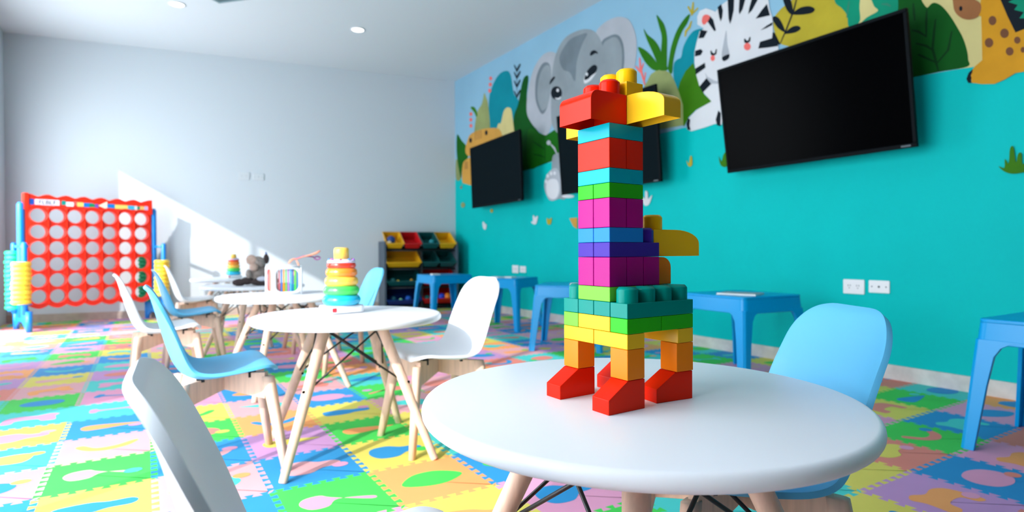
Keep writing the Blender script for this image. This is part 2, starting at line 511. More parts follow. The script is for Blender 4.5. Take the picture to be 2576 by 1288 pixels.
fl = Mural('painted_flowers', 'small painted flowers dotted on the teal ground')
fl.poly('G', [(495, 985), (515, 970), (545, 1010), (570, 1030), (555, 1110), (520, 1110), (500, 1060)], ZWH)
fl.poly('G', [(1455, 860), (1475, 850), (1500, 890), (1530, 860), (1550, 880), (1520, 1000), (1480, 1020), (1430, 990), (1425, 965), (1455, 960)], ZWH)
fl.poly('G', [(1722, 900), (1765, 925), (1812, 895), (1800, 1000), (1758, 1025), (1725, 990)], OLIVE)
fl.poly('G', [(2150, 905), (2300, 890), (2300, 1100), (2230, 1060)], TAN, False)
fl.oval('G', (668, 760), 26, 36, OLIVE, 12)
fl.oval('G', (120, 650), 38, 50, KHAKI, 12)
fl.poly('A', [(1112, 1125), (1135, 1150), (1138, 1108), (1152, 1112), (1156, 1150), (1178, 1130), (1160, 1182), (1132, 1186)], ZWH)
fl.poly('B', [(66, 930), (80, 945), (88, 905), (97, 910), (98, 955), (78, 962)], OLIVE)
fl.poly('B', [(252, 905), (268, 935), (280, 895), (300, 880), (300, 960), (265, 958)], GREEN)
fl.poly('B', [(1872, 962), (1905, 972), (1908, 920), (1930, 945), (1938, 860), (1958, 852), (1972, 940), (1985, 890), (2005, 890), (2010, 950), (2040, 930), (2040, 985), (1990, 1003), (1940, 1005), (1900, 990)], GREEN)
fl.done()

# ---------------------------------------------------------------- foam puzzle floor
PX, PY, GX0, GY0 = .283, .295, .302, 1.8
C = {
    'b': (46, 142, 200), 'a': (76, 200, 194), 'g': (70, 200, 84), 'y': (222, 206, 96), 'p': (224, 154, 186), 's': (226, 134, 120), 'o': (244, 162, 98), 'l': (196, 146, 196), 'k': (224, 164, 170)}
FM = {k: mat('foam_' + k, v, .75, noise=.03, nscale=6, bump=.35, bscale=420, spec=.25) for k, v in C.items()}
FK = list(FM)
fixed = {(-2, 0): 'y', (-2, 1): 'g', (-2, 2): 'k', (-2, 3): 'b', (-2, 4): 'a', (-3, 0): 'b', (-3, 1): 'p', (-3, 2): 'a', (-3, 3): 'y', (-3, 4): 'a', (-3, 5): 'g',
         (-1, -1): 'b', (-1, 0): 'k', (-1, 1): 'b', (-1, 2): 'g', (-1, 3): 'y', (-1, 4): 'p', (0, -1): 'g', (0, 0): 'b', (0, 1): 'l', (0, 2): 'o', (0, 3): 'k', (0, -2): 'p', (1, -1): 'o', (1, 0): 'y', (1, 1): 'g',
         (1, 2): 'y', (1, 3): 'b', (1, 4): 'k', (2, -1): 'b', (2, 0): 'a', (2, 1): 'y', (2, 2): 'k', (2, 3): 'g', (1, -2): 'y', (2, -2): 'p', (3, -2): 'l', (3, -3): 'a', (4, -3): 'a', (3, -4): 'p', (4, -4): 'y',
         (6, -4): 'b', (7, -4): 'p', (6, -3): 's', (7, -3): 'g', (8, -3): 'b', (8, -2): 'y', (9, -2): 'g', (10, -2): 'a', (10, -3): 'o', (9, -3): 'p', (5, -4): 'l', (5, -3): 'y', (6, -5): 'y', (8, -4): 's', (9, -4): 'l', (5, -5): 's', (7, -5): 'a'}
fshape = {(-2, 0): ('bottle', 'b'), (-2, 1): ('cherry', 'p'), (-2, 2): ('banana', 'y'), (-2, 3): ('carrot', 'o'), (-3, 0): ('bone', 's'), (-3, 1): ('egg', 'b'), (-3, 2): ('cone', 'o'), (-3, 3): ('pear', 'p'),
          (0, -1): ('cherry', 'p'), (0, 0): ('pear', 'k'), (1, -1): ('leaf', 'g'), (1, 0): ('pear', 'b'), (1, 1): ('carrot', 'o'), (1, 2): ('bottle', 'b'), (1, 3): ('egg', 'p'), (0, 2): ('banana', 'b'), (-1, 0): ('egg', 'a'),
          (6, -4): ('egg', 'p'), (7, -4): ('bear', 'o'), (7, -3): ('banana', 's'), (8, -3): ('bear', 'a'), (5, -4): ('bear', 'o'), (6, -3): ('pear', 'y'), (8, -2): ('bear', 's'), (9, -2): ('carrot', 'b'), (10, -2): ('egg', 'b'), (2, -2): ('pear', 'b'), (3, -2): ('leaf', 'b')}
SH = {
    'egg': [(-.30, 0), (-.22, .15), (0, .2), (.2, .14), (.28, 0), (.2, -.14), (0, -.2), (-.22, -.15)],
    'pear': [(-.32, 0), (-.25, .17), (-.05, .2), (.1, .1), (.26, .08), (.33, 0), (.26, -.08), (.1, -.1), (-.05, -.2), (-.25, -.17)],
    'bottle': [(-.34, 0), (-.3, .11), (-.05, .13), (.12, .08), (.3, .08), (.36, 0), (.3, -.08), (.12, -.08), (-.05, -.13), (-.3, -.11)],
    'carrot': [(-.34, .02), (-.28, .12), (-.1, .12), (.2, .05), (.36, 0), (.2, -.05), (-.1, -.11), (-.28, -.11)],
    'banana': [(-.32, .1), (-.2, -.08), (0, -.16), (.22, -.08), (.34, .1), (.28, .12), (.1, -.01), (-.1, -.02), (-.24, .14)],
    'leaf': [(-.34, -.04), (-.15, .16), (.1, .18), (.3, .06), (.34, -.06), (.1, -.18), (-.15, -.16)],
    'cone': [(-.36, -.02), (-.05, .16), (.2, .18), (.28, .05), (.2, -.16), (-.05, -.14)],
    'bone': [(-.3, .1), (-.22, .12), (-.16, .04), (.16, .04), (.22, .12), (.3, .1), (.3, -.1), (.22, -.12), (.16, -.04), (-.16, -.04), (-.22, -.12), (-.3, -.1)],
    'bear': [(-.3, -.2), (-.28, .02), (-.32, .14), (-.2, .2), (-.05, .14), (.15, .17), (.3, .08), (.32, -.2), (.2, -.2), (.16, -.07), (-.08, -.08), (-.14, -.2)],
    'cherry': [(-.34, .02), (-.28, .14), (-.12, .16), (-.02, .06), (.3, -.16), (.34, -.1), (.02, .0), (-.1, -.12), (-.26, -.12)],
}
TEETH = 7


def edge(ax, ay, bx, by):
    """jigsaw line from a to b, without b"""
    L = math.hypot(bx - ax, by - ay)
    ux, uy = (bx - ax) / L, (by - ay) / L
    nx, ny = -uy, ux
    h, e = .0092, .0038
    out = [(0, 0)]
    for k in range(TEETH):
        a, b = (k + .27) / TEETH * L, (k + .77) / TEETH * L
        out += [(a + e, -h), (a - e, h), (b + e, h), (b - e, -h)]
    out[1] = (out[1][0], -h)
    return [(ax + ux * s + nx * t, ay + uy * s + ny * t) for s, t in out]


bm = bmesh.new()
I0, I1, J0, J1 = -6, 11, -15, 21
chosen = {}
vcache = {}


def fv(x, y, z):
    k = (round(x, 5), round(y, 5), round(z, 6))
    if k not in vcache:
        vcache[k] = bm.verts.new((x, y, z))
    return vcache[k]


for j in range(J0, J1):
    for i in range(I0, I1):
        x0, x1, y0, y1 = GX0 + PX * i, GX0 + PX * (i + 1), GY0 + PY * j, GY0 + PY * (j + 1)
        if x1 < XL - .3 or x0 > XR or y0 > back_y(x0) + .3 or y0 > back_y(x1) + .3:
            continue
        if (i, j) in fixed:
            c = fixed[(i, j)]
        else:
            bad = {chosen.get((i - 1, j)), chosen.get((i, j - 1)), fixed.get((i + 1, j)), fixed.get((i, j + 1))}
            c = random.choice([k for k in FK if k not in bad])
        chosen[(i, j)] = c
        pl = edge(x0, y0, x1, y0) + edge(x1, y0, x1, y1) + edge(x0, y1, x1, y1)[1:][::-1]
        # top edge reversed needs its far corner first, then the left edge downwards
        top = edge(x0, y1, x1, y1)
        left = edge(x0, y0, x0, y1)
        pl = edge(x0, y0, x1, y0) + edge(x1, y0, x1, y1) + [(x1, y1)] + top[1:][::-1] + [(x0, y1)] + left[1:][::-1]
        f = bm.faces.new([fv(x, y, 0) for x, y in pl])
        f.material_index = FK.index(c)
        # inset shape
        shp, sc = fshape.get((i, j), (random.choice(list(SH)), random.choice([k for k in FK if k != c])))
        fl_ = 1 if (i, j) in fshape else random.choice((-1, 1))
        ang = 0 if (i, j) in fshape else random.choice((0, 0, .3, -.3))
        cx, cy = (x0 + x1) / 2, (y0 + y1) / 2
        pts = smooth_closed([(p[0], p[1], 0) for p in SH[shp]], 4)
        vs = []
        for p in pts:
            qx, qy = fl_ * p.x, p.y
            qx, qy = qx * math.cos(ang) - qy * math.sin(ang), qx * math.sin(ang) + qy * math.cos(ang)
            vs.append(bm.verts.new((cx + qx * PX, cy + qy * PY, .0004)))
        f = bm.faces.new(vs)
        f.material_index = FK.index(sc)
        if random.random() < .55:          # a second, smaller inset
            sc2 = random.choice([k for k in FK if k not in (c, sc)])
            ex, ey = cx + fl_ * .3 * PX, cy + random.choice((-.1, .12)) * PY
            vs = [bm.verts.new((ex + .09 * PX * math.cos(2 * PI * k / 14), ey + .07 * PY * math.sin(2 * PI * k / 14), .0007)) for k in range(14)]
            f = bm.faces.new(vs)
            f.material_index = FK.index(sc2)
floor = link('floor', bm, [FM[k] for k in FK])
for p in floor.data.polygons:
    if p.normal.z < 0:
        p.flip()
tag(floor, 'floor of pastel interlocking foam puzzle tiles with inset shapes', kind='structure')
slab('trim_1', (XL - .3, -2.7, -.06), (XR + .1, 7.9, -.012), M_STONE)['label'] = 'stone floor below the foam tiles'

# ================================================================ CEILING LIGHTS AND VENT
M_LAMP = mat('lamp_glow', (255, 252, 244), .5, emit=6)
M_TRIM = mat('lamp_trim', (238, 240, 242), .4)
for (x, y), lb in zip(((.251, 5.907), (1.764, 5.688)), ('round recessed ceiling downlight above the red disc game', 'round recessed ceiling downlight nearest the corner of the teal wall')):
    t = tag(empty('ceiling_downlight', (x, y, HC)), lb, 'ceiling light', 'recessed ceiling downlights')
    bm = bmesh.new()
    add_lathe(bm, [(.052, -.001), (.066, -.001), (.068, -.006), (.056, -.008), (.052, -.001)], n=36)
    link('trim_ring', bm, M_TRIM, t, True)
    bm = bmesh.new()
    add_lathe(bm, [(0, -.0055), (.053, -.0055), (.053, -.001), (0, -.001)], n=32)
    link('lamp_disc', bm, M_LAMP, t)
t = tag(empty('ceiling_vent', (.55, 5.45, HC), .75), 'grey slatted ceiling vent cut off by the top edge', 'vent')
bm = bmesh.new()
for lo, hi in (((-.16, -.16), (.16, -.135)), ((-.16, .135), (.16, .16)), ((-.16, -.135), (-.135, .135)), ((.135, -.135), (.16, .135))):
    add_box(bm, (lo[0], lo[1], -.014), (hi[0], hi[1], -.001))
bev(link('frame', bm, mat('vent_grey', (120, 146, 154), .5), t), .002)
bm = bmesh.new()
for k in range(9):
    add_box(bm, (-.135, -.125 + k * .03, -.012), (.135, -.11 + k * .03, -.004))
link('slats', bm, mat('vent_slat', (98, 122, 130), .5), t)

# ================================================================ TELEVISIONS
M_TVB = mat('tv_black', (8, 13, 17), .5, spec=.06)
M_SCR = mat('tv_screen', (1, 1, 2), .25, spec=.015)
M_SCR2 = mat('tv_screen_painted_reflection', (8, 20, 25), .6, spec=.03)  # far screens: reflected room light is put into the slate base colour


def tv(cy, cz, w, h, yaw, tilt, lb, scr):
    t = tag(empty('wall_television', (XR - .2, cy, cz)), lb, 'television')
    # local: X out of the wall (towards the room, -x world), Y along the wall, Z up
    n = Vector((-math.cos(yaw), -math.sin(yaw), 0))
    u = Vector((math.sin(yaw), -math.cos(yaw), 0))
    up = Vector((0, 0, 1))
    n2 = n * math.cos(tilt) - up * math.sin(tilt)
    up2 = up * math.cos(tilt) + n * math.sin(tilt)
    R = Matrix((n2, u, up2)).transposed().to_4x4()
    b = .017
    bm = bmesh.new()
    for lo, hi in (((-w / 2, -h / 2), (w / 2, -h / 2 + b * 1.3)), ((-w / 2, h / 2 - b), (w / 2, h / 2)), ((-w / 2, -h / 2 + b * 1.3), (-w / 2 + b, h / 2 - b)), ((w / 2 - b, -h / 2 + b * 1.3), (w / 2, h / 2 - b))):
        add_box(bm, (-.022, lo[0], lo[1]), (0, hi[0], hi[1]), R)
    bev(link('bezel', bm, M_TVB, t), .003)
    bm = bmesh.new()
    add_box(bm, (-.02, -w / 2 + b, -h / 2 + b * 1.3), (-.004, w / 2 - b, h / 2 - b), R)
    link('screen', bm, scr, t)
    bm = bmesh.new()
    add_box(bm, (-.034, -w / 2 + .01, -h / 2 + .01), (-.022, w / 2 - .01, h / 2 - .01), R)
    add_box(bm, (-.06, -w * .36, -h * .4), (-.034, w * .36, h * .2), R)
    bev(link('rear_cover', bm, M_TVB, t), .006)
    bm = bmesh.new()
    for s in (-1, 1):
        add_box(bm, (-.075, s * .2 - .018, -.22), (-.06, s * .2 + .018, .22), R)
    add_box(bm, (.18, -.26, -.13), (.199, .26, .13))
    add_tube(bm, [(.18, .03, 0), (.12, -.05, 0), R @ Vector((-.07, 0, 0))], .022, 8)
    add_tube(bm, [(.19, .20, -.06), (.12, .20, -.03), R @ Vector((-.07, .2, 0))], .012, 8)
    add_tube(bm, [(.19, -.20, -.06), (.12, -.20, -.03), R @ Vector((-.07, -.2, 0))], .012, 8)
    link('wall_bracket', bm, M_BLACK, t)
    bm = bmesh.new()
    add_box(bm, (.0005, w / 2 - .07, -h / 2 + .006), (.002, w / 2 - .025, -h / 2 + .015), R)
    link('badge', bm, mat('badge_grey', (70, 84, 92), .4), t)
    return t


tv(1.996, 1.504, 1.125, .659, -.026, .151, 'large black television tilted on the teal wall beside the painted zebra', M_SCR)
tv(3.708, 1.528, 1.212, .697, -.003, .079, 'black television on the teal wall half hidden behind the brick giraffe', M_SCR2)
tv(5.479, 1.517, 1.201, .690, -.071, .038, 'dark television over the painted tiger, nearest the room corner', M_SCR2)

# ================================================================ SOCKETS
M_SOCK = mat('socket_white', (236, 234, 236), .4)
M_SOCKD = mat('socket_dark', (70, 72, 80), .5)


def socket(loc, rz, w, h, kind, lb, pm_=None, hm_=None):
    pm_, hm_ = pm_ or M_SOCK, hm_ or M_SOCKD
    t = tag(empty('wall_socket', loc, rz), lb, 'wall socket', 'wall socket plates')
    # local: plate lies in XZ, faces -Y
    bm = bmesh.new()
    add_prism(bm, rrect(w, h, .006), 0, .008, Matrix.Rotation(PI / 2, 4, 'X'))
    bev(link('plate', bm, pm_, t), .002)
    if kind == 'power':
        for sd_ in (-1, 1):
            bm = bmesh.new()
            x = sd_ * w * .2
            add_prism(bm, rrect(.026, .03, .004), .0079, .0084, Matrix.Translation((x, 0, 0)) @ Matrix.Rotation(PI / 2, 4, 'X'))
            for q in (-1, 1):
                add_box(bm, (x + q * .006 - .0014, -.0092, .002), (x + q * .006 + .0014, -.0083, .011), mi=1)
            add_box(bm, (x - .002, -.0092, -.010), (x + .002, -.0083, -.005), mi=1)
            link('outlet', bm, [pm_, hm_], t)
    else:
        for x, q in ((-w * .34, .003), (w * .34, .003), (0, .005)):
            bm = bmesh.new()
            add_box(bm, (x - q, -.009, -q), (x + q, -.0078, q))
            link('port', bm, hm_, t)


M_PLW, M_PLD = mat('plate_pale', (200, 206, 210), .5), mat('plate_port', (140, 150, 158), .5)
RW = -PI / 2
# faces -X on the right wall: rotate so that local -Y points to world -X
socket((XR, 1.82, .477), RW, .116, .08, 'power', 'white power socket plate on the teal wall above the blue chair')
socket((XR, 1.686, .483), RW, .107, .067, 'data', 'white data socket with two dark ports on the teal wall')
socket((XR, 5.365, .49), RW, .118, .082, 'power', 'larger white socket plate low on the teal wall above a far blue side table')
socket((XR, 5.217, .491), RW, .114, .067, 'data', 'smaller white socket plate beside its pair above a far blue side table')
socket((.941, back_y(.941), 1.524), BA, .112, .083, 'power', 'white power socket plate high on the plain white wall', M_PLW, M_PLD)
socket((1.087, back_y(1.087), 1.52), BA, .11, .071, 'data', 'white data plate with a dark port on the plain white wall', M_PLW, M_PLD)

# ================================================================ TABLES
R0 = .318


def make_table():
    t = empty('round_table', (0, 0, 0))
    bm = bmesh.new()
    th = .023
    prof = [(0, T)]
    prof += [(R0 - .009, T)]
    for k in range(1, 8):
        a = PI / 2 - PI * k / 8
        prof.append((R0 - .009 + .009 * math.cos(a), T - th / 2 + th / 2 * math.sin(a)))
    prof += [(R0 - .009, T - th), (0, T - th)]
    add_lathe(bm, prof, n=96)
    o = link('tabletop', bm, M_TOP, t, True)
    md = o.modifiers.new('split', 'EDGE_SPLIT')
    md.split_angle = .9
    feet = [(-.24, -.24), (.205, -.305), (.225, .165), (-.18, .37)]
    a0 = [math.atan2(-.27, -.24), math.atan2(-.3, .2), math.atan2(.2, .24), math.atan2(.27, -.2)]
    tops = []
    ft = []
    for k in range(4):
        a = math.radians(-130 + 90 * k)
        tops.append(Vector((.125 * math.cos(a), .125 * math.sin(a), T - th)))
        ft.append(Vector((.33 * math.cos(a), .33 * math.sin(a), 0)))
    for a, b in zip(ft, tops):
        bm = bmesh.new()
        d = (b - a)
        add_tube(bm, [a, a + d * .01, a + d * .5, b], [.0115, .0125, .0165, .019], 16)
        link('leg', bm, M_WOOD, t, True)
    # black wire bracing: two crossing rods between each neighbouring pair of legs
    for k in range(4):
        bm = bmesh.new()
        p = [ft[k], ft[(k + 1) % 4]]
        q = [tops[k], tops[(k + 1) % 4]]
        lo = lambda i: p[i] + (q[i] - p[i]) * .56
        hi = lambda i: p[i] + (q[i] - p[i]) * .97
        for i, j in ((0, 1), (1, 0)):
            add_tube(bm, [lo(i), hi(j)], .0034, 8)
        for i in (0, 1):
            d = (lo(i) - Vector((0, 0, lo(i).z))).normalized()
            add_tube(bm, [lo(i) - d * .022, lo(i) + d * .022], .0042, 8)
        link('wire_brace', bm, M_BLACK, t, True)
    for k in range(4):
        bm = bmesh.new()
        add_box(bm, (tops[k].x - .012, tops[k].y - .012, T - th - .016), (tops[k].x + .012, tops[k].y + .012, T - th - .0002))
        link('mounting_plate', bm, M_BLACK, t)
    return t


tb = make_table()
tabs = [(.624, .661, 'white round table nearest the camera, under the brick giraffe'), (.598, 2.053, 'white round table with a ring stacker on it'), (.6, 3.177, 'white round table carrying the white activity cube'), (.61, 4.25, 'shaded white round table carrying the plush animal'), (.62, 5.45, 'farthest white round table, by the white wall')]
for k, (x, y, lb) in enumerate(tabs):
    o = tb if k == 0 else copy_tree(tb)
    o.location = (x, y, 0)
    o.rotation_euler.z = (-.06, -.2, .1, .2, .3)[k]
    tag(o, lb, 'table', 'white round tables')

# ================================================================ CHAIRS
PROF = [(.138, .310), (.136, .322), (.126, .330), (.098, .331), (.06, .322), (0, .311), (-.05, .305), (-.09, .309), (-.118, .325), (-.138, .355), (-.154, .40), (-.168, .45), (-.181, .50), (-.193, .545), (-.203, .572), (-.214, .585)]
WID = [.148, .152, .156, .162, .164, .162, .158, .153, .150, .148, .147, .144, .140, .136, .132, .128]
SIDE = [.0, .0, .003, .008, .013, .018, .022, .026, .030, .032, .031, .027, .019, .010, .003, .0]


def cr(arr, t):
    n = len(arr) - 1
    x = min(max(t * n, 0), n - 1e-6)
    i = int(x)
    f = x - i
    g = lambda k: arr[min(max(k, 0), n)]
    p0, p1, p2, p3 = g(i - 1), g(i), g(i + 1), g(i + 2)
    return .5 * (2 * p1 + (p2 - p0) * f + (2 * p0 - 5 * p1 + 4 * p2 - p3) * f * f + (3 * p1 - p0 - 3 * p2 + p3) * f ** 3)


def shell_bm():
    bm = bmesh.new()
    NS, NU = 84, 20
    xs, zs = [p[0] for p in PROF], [p[1] for p in PROF]
    # arc length table
    smp = [(cr(xs, k / 400), cr(zs, k / 400)) for k in range(401)]
    acc = [0]
    for a, b in zip(smp[:-1], smp[1:]):
        acc.append(acc[-1] + math.hypot(b[0] - a[0], b[1] - a[1]))
    L = acc[-1]
    rows = []
    for i in range(NS + 1):
        q = i / NS
        # denser rows at both ends
        s = L * (q - .88 * math.sin(2 * PI * q) / (2 * PI))
        k = next((n for n in range(400) if acc[n + 1] >= s), 399)
        t = (k + (s - acc[k]) / max(acc[k + 1] - acc[k], 1e-9)) / 400
        x, z, w, sd = cr(xs, t), cr(zs, t), cr(WID, t), cr(SIDE, t)
        x2, z2 = cr(xs, min(t + .004, 1)), cr(zs, min(t + .004, 1))
        x1, z1 = cr(xs, max(t - .004, 0)), cr(zs, max(t - .004, 0))
        tx, tz = x2 - x1, z2 - z1
        tl = math.hypot(tx, tz)
        nx, nz = tz / tl, -tx / tl                 # towards the sitter
        if nz < 0 and t < .4:
            nx, nz = -nx, -nz
        rf, rb = .055, .084
        if s < rf:
            w = w - rf + math.sqrt(max(rf * rf - (rf - s) ** 2, 0))
        if L - s < rb:
            w = w - rb + math.sqrt(max(rb * rb - (rb - (L - s)) ** 2, 0))
        row = []
        for j in range(NU + 1):
            u = -1 + 2 * j / NU
            u = math.copysign(abs(u) ** .85, u)
            lift = sd * (abs(u) ** 3)
            nn = (nx, nz) if t > .3 else (0, 1)
            if .2 < t <= .45:
                m = (t - .2) / .25
                nn = (nx * m, (1 - m) + nz * m)
            nn = (max(nn[0], 0), max(nn[1], 0))
            row.append(bm.verts.new((x + nn[0] * lift, u * w, z + nn[1] * lift)))
        rows.append(row)
    for a, b in zip(rows[:-1], rows[1:]):
        for j in range(NU):
            bm.faces.new((a[j], a[j + 1], b[j + 1], b[j]))
    return bm


def make_chair(name, m):
    t = empty(name)
    o = link('seat_shell', shell_bm(), m, t, True)
    sol = o.modifiers.new('solid', 'SOLIDIFY')
    sol.thickness = .0095
    sol.offset = -1
    bv = o.modifiers.new('bevel', 'BEVEL')
    bv.width = .003
    bv.segments = 3
    bv.limit_method = 'ANGLE'
    bv.angle_limit = 1.0
    zt = .292
    for sx in (1, -1):
        for sy in (1, -1):
            bm = bmesh.new()
            a, b = Vector((sx * .155, sy * .152, 0)), Vector((sx * .112 - (.01 if sx < 0 else 0), sy * .098, zt))
            d = Vector((sx, sy, 0)).normalized()
            e = Vector((-d.y, d.x, 0))
            rings = []
            for f, wd, dp in ((0, .0105, .012), (.5, .0125, .015), (.85, .0135, .018), (1, .013, .018)):
                c = a + (b - a) * f
                rings.append([bm.verts.new(c + d * p * dp + e * q * wd) for p, q in ((1, -.6), (1, .6), (.6, 1), (-.6, 1), (-1, .6), (-1, -.6), (-.6, -1), (.6, -1))])
            for r1, r2 in zip(rings[:-1], rings[1:]):
                for k in range(8):
                    bm.faces.new((r1[k], r1[(k + 1) % 8], r2[(k + 1) % 8], r2[k]))
            bm.faces.new(rings[0][::-1])
            bm.faces.new(rings[-1])
            link('leg', bm, M_WOOD, t, True)
    # two crossing boards under the seat
    for s in (1, -1):
        p, q = Vector((-.118, -s * .096, 0)), Vector((.108, s * .094, 0))
        d = (q - p).normalized()
        e = Vector((-d.y, d.x, 0)) * .0095
        bm = bmesh.new()
        vs = []
        for c, z0, z1 in ((p, .222, .293), ((p + q) / 2, .248, .298), (q, .222, .306)):
            vs.append([bm.verts.new(c + e + Vector((0, 0, z0))), bm.verts.new(c + e + Vector((0, 0, z1))), bm.verts.new(c - e + Vector((0, 0, z1))), bm.verts.new(c - e + Vector((0, 0, z0)))])
        for r1, r2 in zip(vs[:-1], vs[1:]):
            for k in range(4):
                bm.faces.new((r1[k], r1[(k + 1) % 4], r2[(k + 1) % 4], r2[k]))
        bm.faces.new(vs[0][::-1])
        bm.faces.new(vs[-1])
        bev(link('cross_board', bm, M_WOOD, t), .002)
    for x, y in ((.07, .06), (.07, -.06), (-.075, .06), (-.075, -.06)):
        bm = bmesh.new()
        add_box(bm, (x - .011, y - .011, .288), (x + .011, y + .011, .302 if x < 0 else .314))
        link('seat_mount', bm, M_BLACK, t)
    return t


white = make_chair('white_chair', M_CHWHITE)
blue = make_chair('blue_chair', M_CHBLUE)
used = set()
chairs = [
    (white, .206, .592, -2.5, 'white moulded chair cut off by the bottom edge, nearest the camera'),
    (blue, .215, 2.10, 0, 'blue moulded chair with wooden legs left of the ring stacker table'),
    (white, .09, 3.36, 2, 'white moulded chair standing behind the left blue chair, facing the activity cube table'),
    (blue, .25, 4.1, 1, 'shaded blue moulded chair in front of the right end of the red game'),
    (white, .34, 5.2, 0, 'farthest white moulded chair, beside the yellow discs of the red game'),
    (blue, .985, 3.47, 180, 'pale blue moulded chair in front of the toy bin rack'),
    (white, .895, 1.985, 180, 'white moulded chair right of the ring stacker table, shadow across its seat'),
    (blue, .866, .676, 152, 'blue moulded chair tucked under the right of the brick giraffe table'),
    (white, .99, 4.3, 180, 'white moulded chair almost hidden behind the ring stacker and the activity cube'),
]
for src, x, y, rz, lb in chairs:
    o = src if src not in used else copy_tree(src)
    used.add(src)
    o.location = (x, y, 0)
    o.rotation_euler.z = math.radians(rz)
    tag(o, lb, 'chair', 'moulded shell chairs')

# ================================================================ BLUE SIDE TABLES
SH_ = .447


def make_stool():
    t = empty('side_table')
    wt, wb, tk = .215, .252, .012
    bm = bmesh.new()
    add_prism(bm, rrect(2 * wt, 2 * wt, .03, 6), SH_ - .014, SH_)
    # deep skirt
    ol, il = rrect(2 * wt, 2 * wt, .03, 6), rrect(2 * wt - .024, 2 * wt - .024, .02, 6)
    z0, z1 = SH_ - .085, SH_ - .013
    g = 1 + (wb / wt - 1) * .17
    A = [bm.verts.new((p[0], p[1], z1)) for p in ol]
    B = [bm.verts.new((p[0] * g, p[1] * g, z0)) for p in ol]
    Ci = [bm.verts.new((p[0] * g, p[1] * g, z0)) for p in il]
    D = [bm.verts.new((p[0], p[1], z1)) for p in il]
    n = len(ol)
    for k in range(n):
        j = (k + 1) % n
        for r1, r2 in ((A, B), (B, Ci), (Ci, D)):
            bm.faces.new((r1[k], r2[k], r2[j], r1[j]))
    bev(link('table_top', bm, M_STOOL, t), .004, 3)
    for sx in (1, -1):
        for sy in (1, -1):
            # angle-section leg, splayed, flaring into the skirt
            bm = bmesh.new()
            rows = []
            for f, wd in ((0, .042), (.5, .053), (.72, .062), (.79, .078), (.82, .10), (.845, .145)):
                e = wb + (wt - wb) * f
                z = SH_ * f
                o_, i_ = e, e - .014
                rows.append([(o_ - wd, o_), (o_ - .012, o_), (o_, o_ - .012), (o_, o_ - wd), (i_, o_ - wd), (i_, i_), (o_ - wd, i_)])
                rows[-1] = [bm.verts.new((sx * x, sy * y, z)) for x, y in rows[-1]]
            for r1, r2 in zip(rows[:-1], rows[1:]):
                for k in range(7):
                    bm.faces.new((r1[k], r1[(k + 1) % 7], r2[(k + 1) % 7], r2[k]))
            bm.faces.new(rows[0])
            bm.faces.new(rows[-1])
            bev(link('leg', bm, M_STOOL, t), .002)
    return t


st = make_stool()
stools = [
    (2.63, .685, 0, 'blue plastic side table cut off by the right edge of the photo'),
    (2.76, 2.11, -5, 'blue plastic side table directly right of the brick giraffe with a booklet on top'),
    (2.575, 3.40, 45, 'blue plastic side table just left of the brick giraffe, one pale leg showing'),
    (2.76, 4.58, 30, 'blue plastic side table under the far pair of wall sockets'),
    (2.60, 5.55, 0, 'farthest blue plastic side table, in front of the toy bin rack'),
]
for k, (x, y, rz, lb) in enumerate(stools):
    o = st if k == 0 else copy_tree(st)
    o.location = (x, y, 0)
    o.rotation_euler.z = math.radians(rz)
    tag(o, lb, 'side table', 'blue plastic side tables')


def paper(name, x, y, rz, w, d, th, lb, pr=False):
    bm = bmesh.new()
    add_box(bm, (-w / 2, -d / 2, 0), (w / 2, d / 2, th))
    o = link(name, bm, [M_PAPER, M_PRINT])
    if pr:
        for p in o.data.polygons:
            if p.normal.z > .5:
                p.material_index = 1
    o.location = (x, y, SH_ + .0005)
    o.rotation_euler.z = math.radians(rz)
    return tag(o, lb, 'booklet' if pr else 'paper', 'papers lying on the blue side tables')


paper('booklet', 2.69, 2.06, 20, .15, .2, .008, 'booklet with a printed cover lying on the blue side table right of the giraffe', True)
paper('folded_paper', 2.46, 3.2, 45, .05, .05, .016, 'small white paper on the side table left of the giraffe')
paper('folded_paper', 2.63, 4.52, 10, .07, .09, .01, 'left white paper on the side table under the far sockets')
paper('folded_paper', 2.72, 4.46, 20, .07, .09, .01, 'right white paper on the side table under the far sockets')
paper('folded_paper', 2.46, 5.46, 0, .08, .06, .012, 'white paper on the farthest blue side table')

# ================================================================ BRICK GIRAFFE
U, HB = .0333, .0207
gir = tag(empty('brick_giraffe', (.514, .595, T), math.radians(2.2)), 'giraffe built of colourful toy bricks standing on the nearest white table', 'toy')


def pm(n, c):
    return mat('brick_' + n, c, .2, spec=.1)


BR = {'red': pm('red', (226, 34, 8)), 'orange': pm('orange', (240, 126, 20)), 'yellow': pm('yellow', (234, 178, 34)), 'lime': pm('lime', (112, 192, 56)), 'green': pm('green', (42, 172, 16)), 'teal': pm('teal', (0, 130, 118)), 'mag': pm('magenta', (168, 0, 118)),
      'violet': pm('violet', (62, 34, 146)), 'blue': pm('blue', (30, 122, 202)), 'navy': pm('navy', (14, 34, 130)), 'cyan': pm('cyan', (8, 160, 178)), 'gold': pm('gold', (255, 192, 18)), 'mint': pm('mint', (110, 214, 130))}
GAP = .0004


def G(p):
    """brick units -> metres, giraffe local (x: nose to tail, y: across, z: layers)"""
    return Vector((p[0] * U + U, p[1] * U * 1.02, p[2] * HB))


def add_studs(bm, spots, z):
    for x, y in spots:
        c = G((x, y, z))
        prof = [(.0152, -.001), (.0152, HB * .80), (.0144, HB * .88), (.0116, HB * 1.02), (0, HB * 1.02)]
        add_lathe(bm, prof, c, 12)


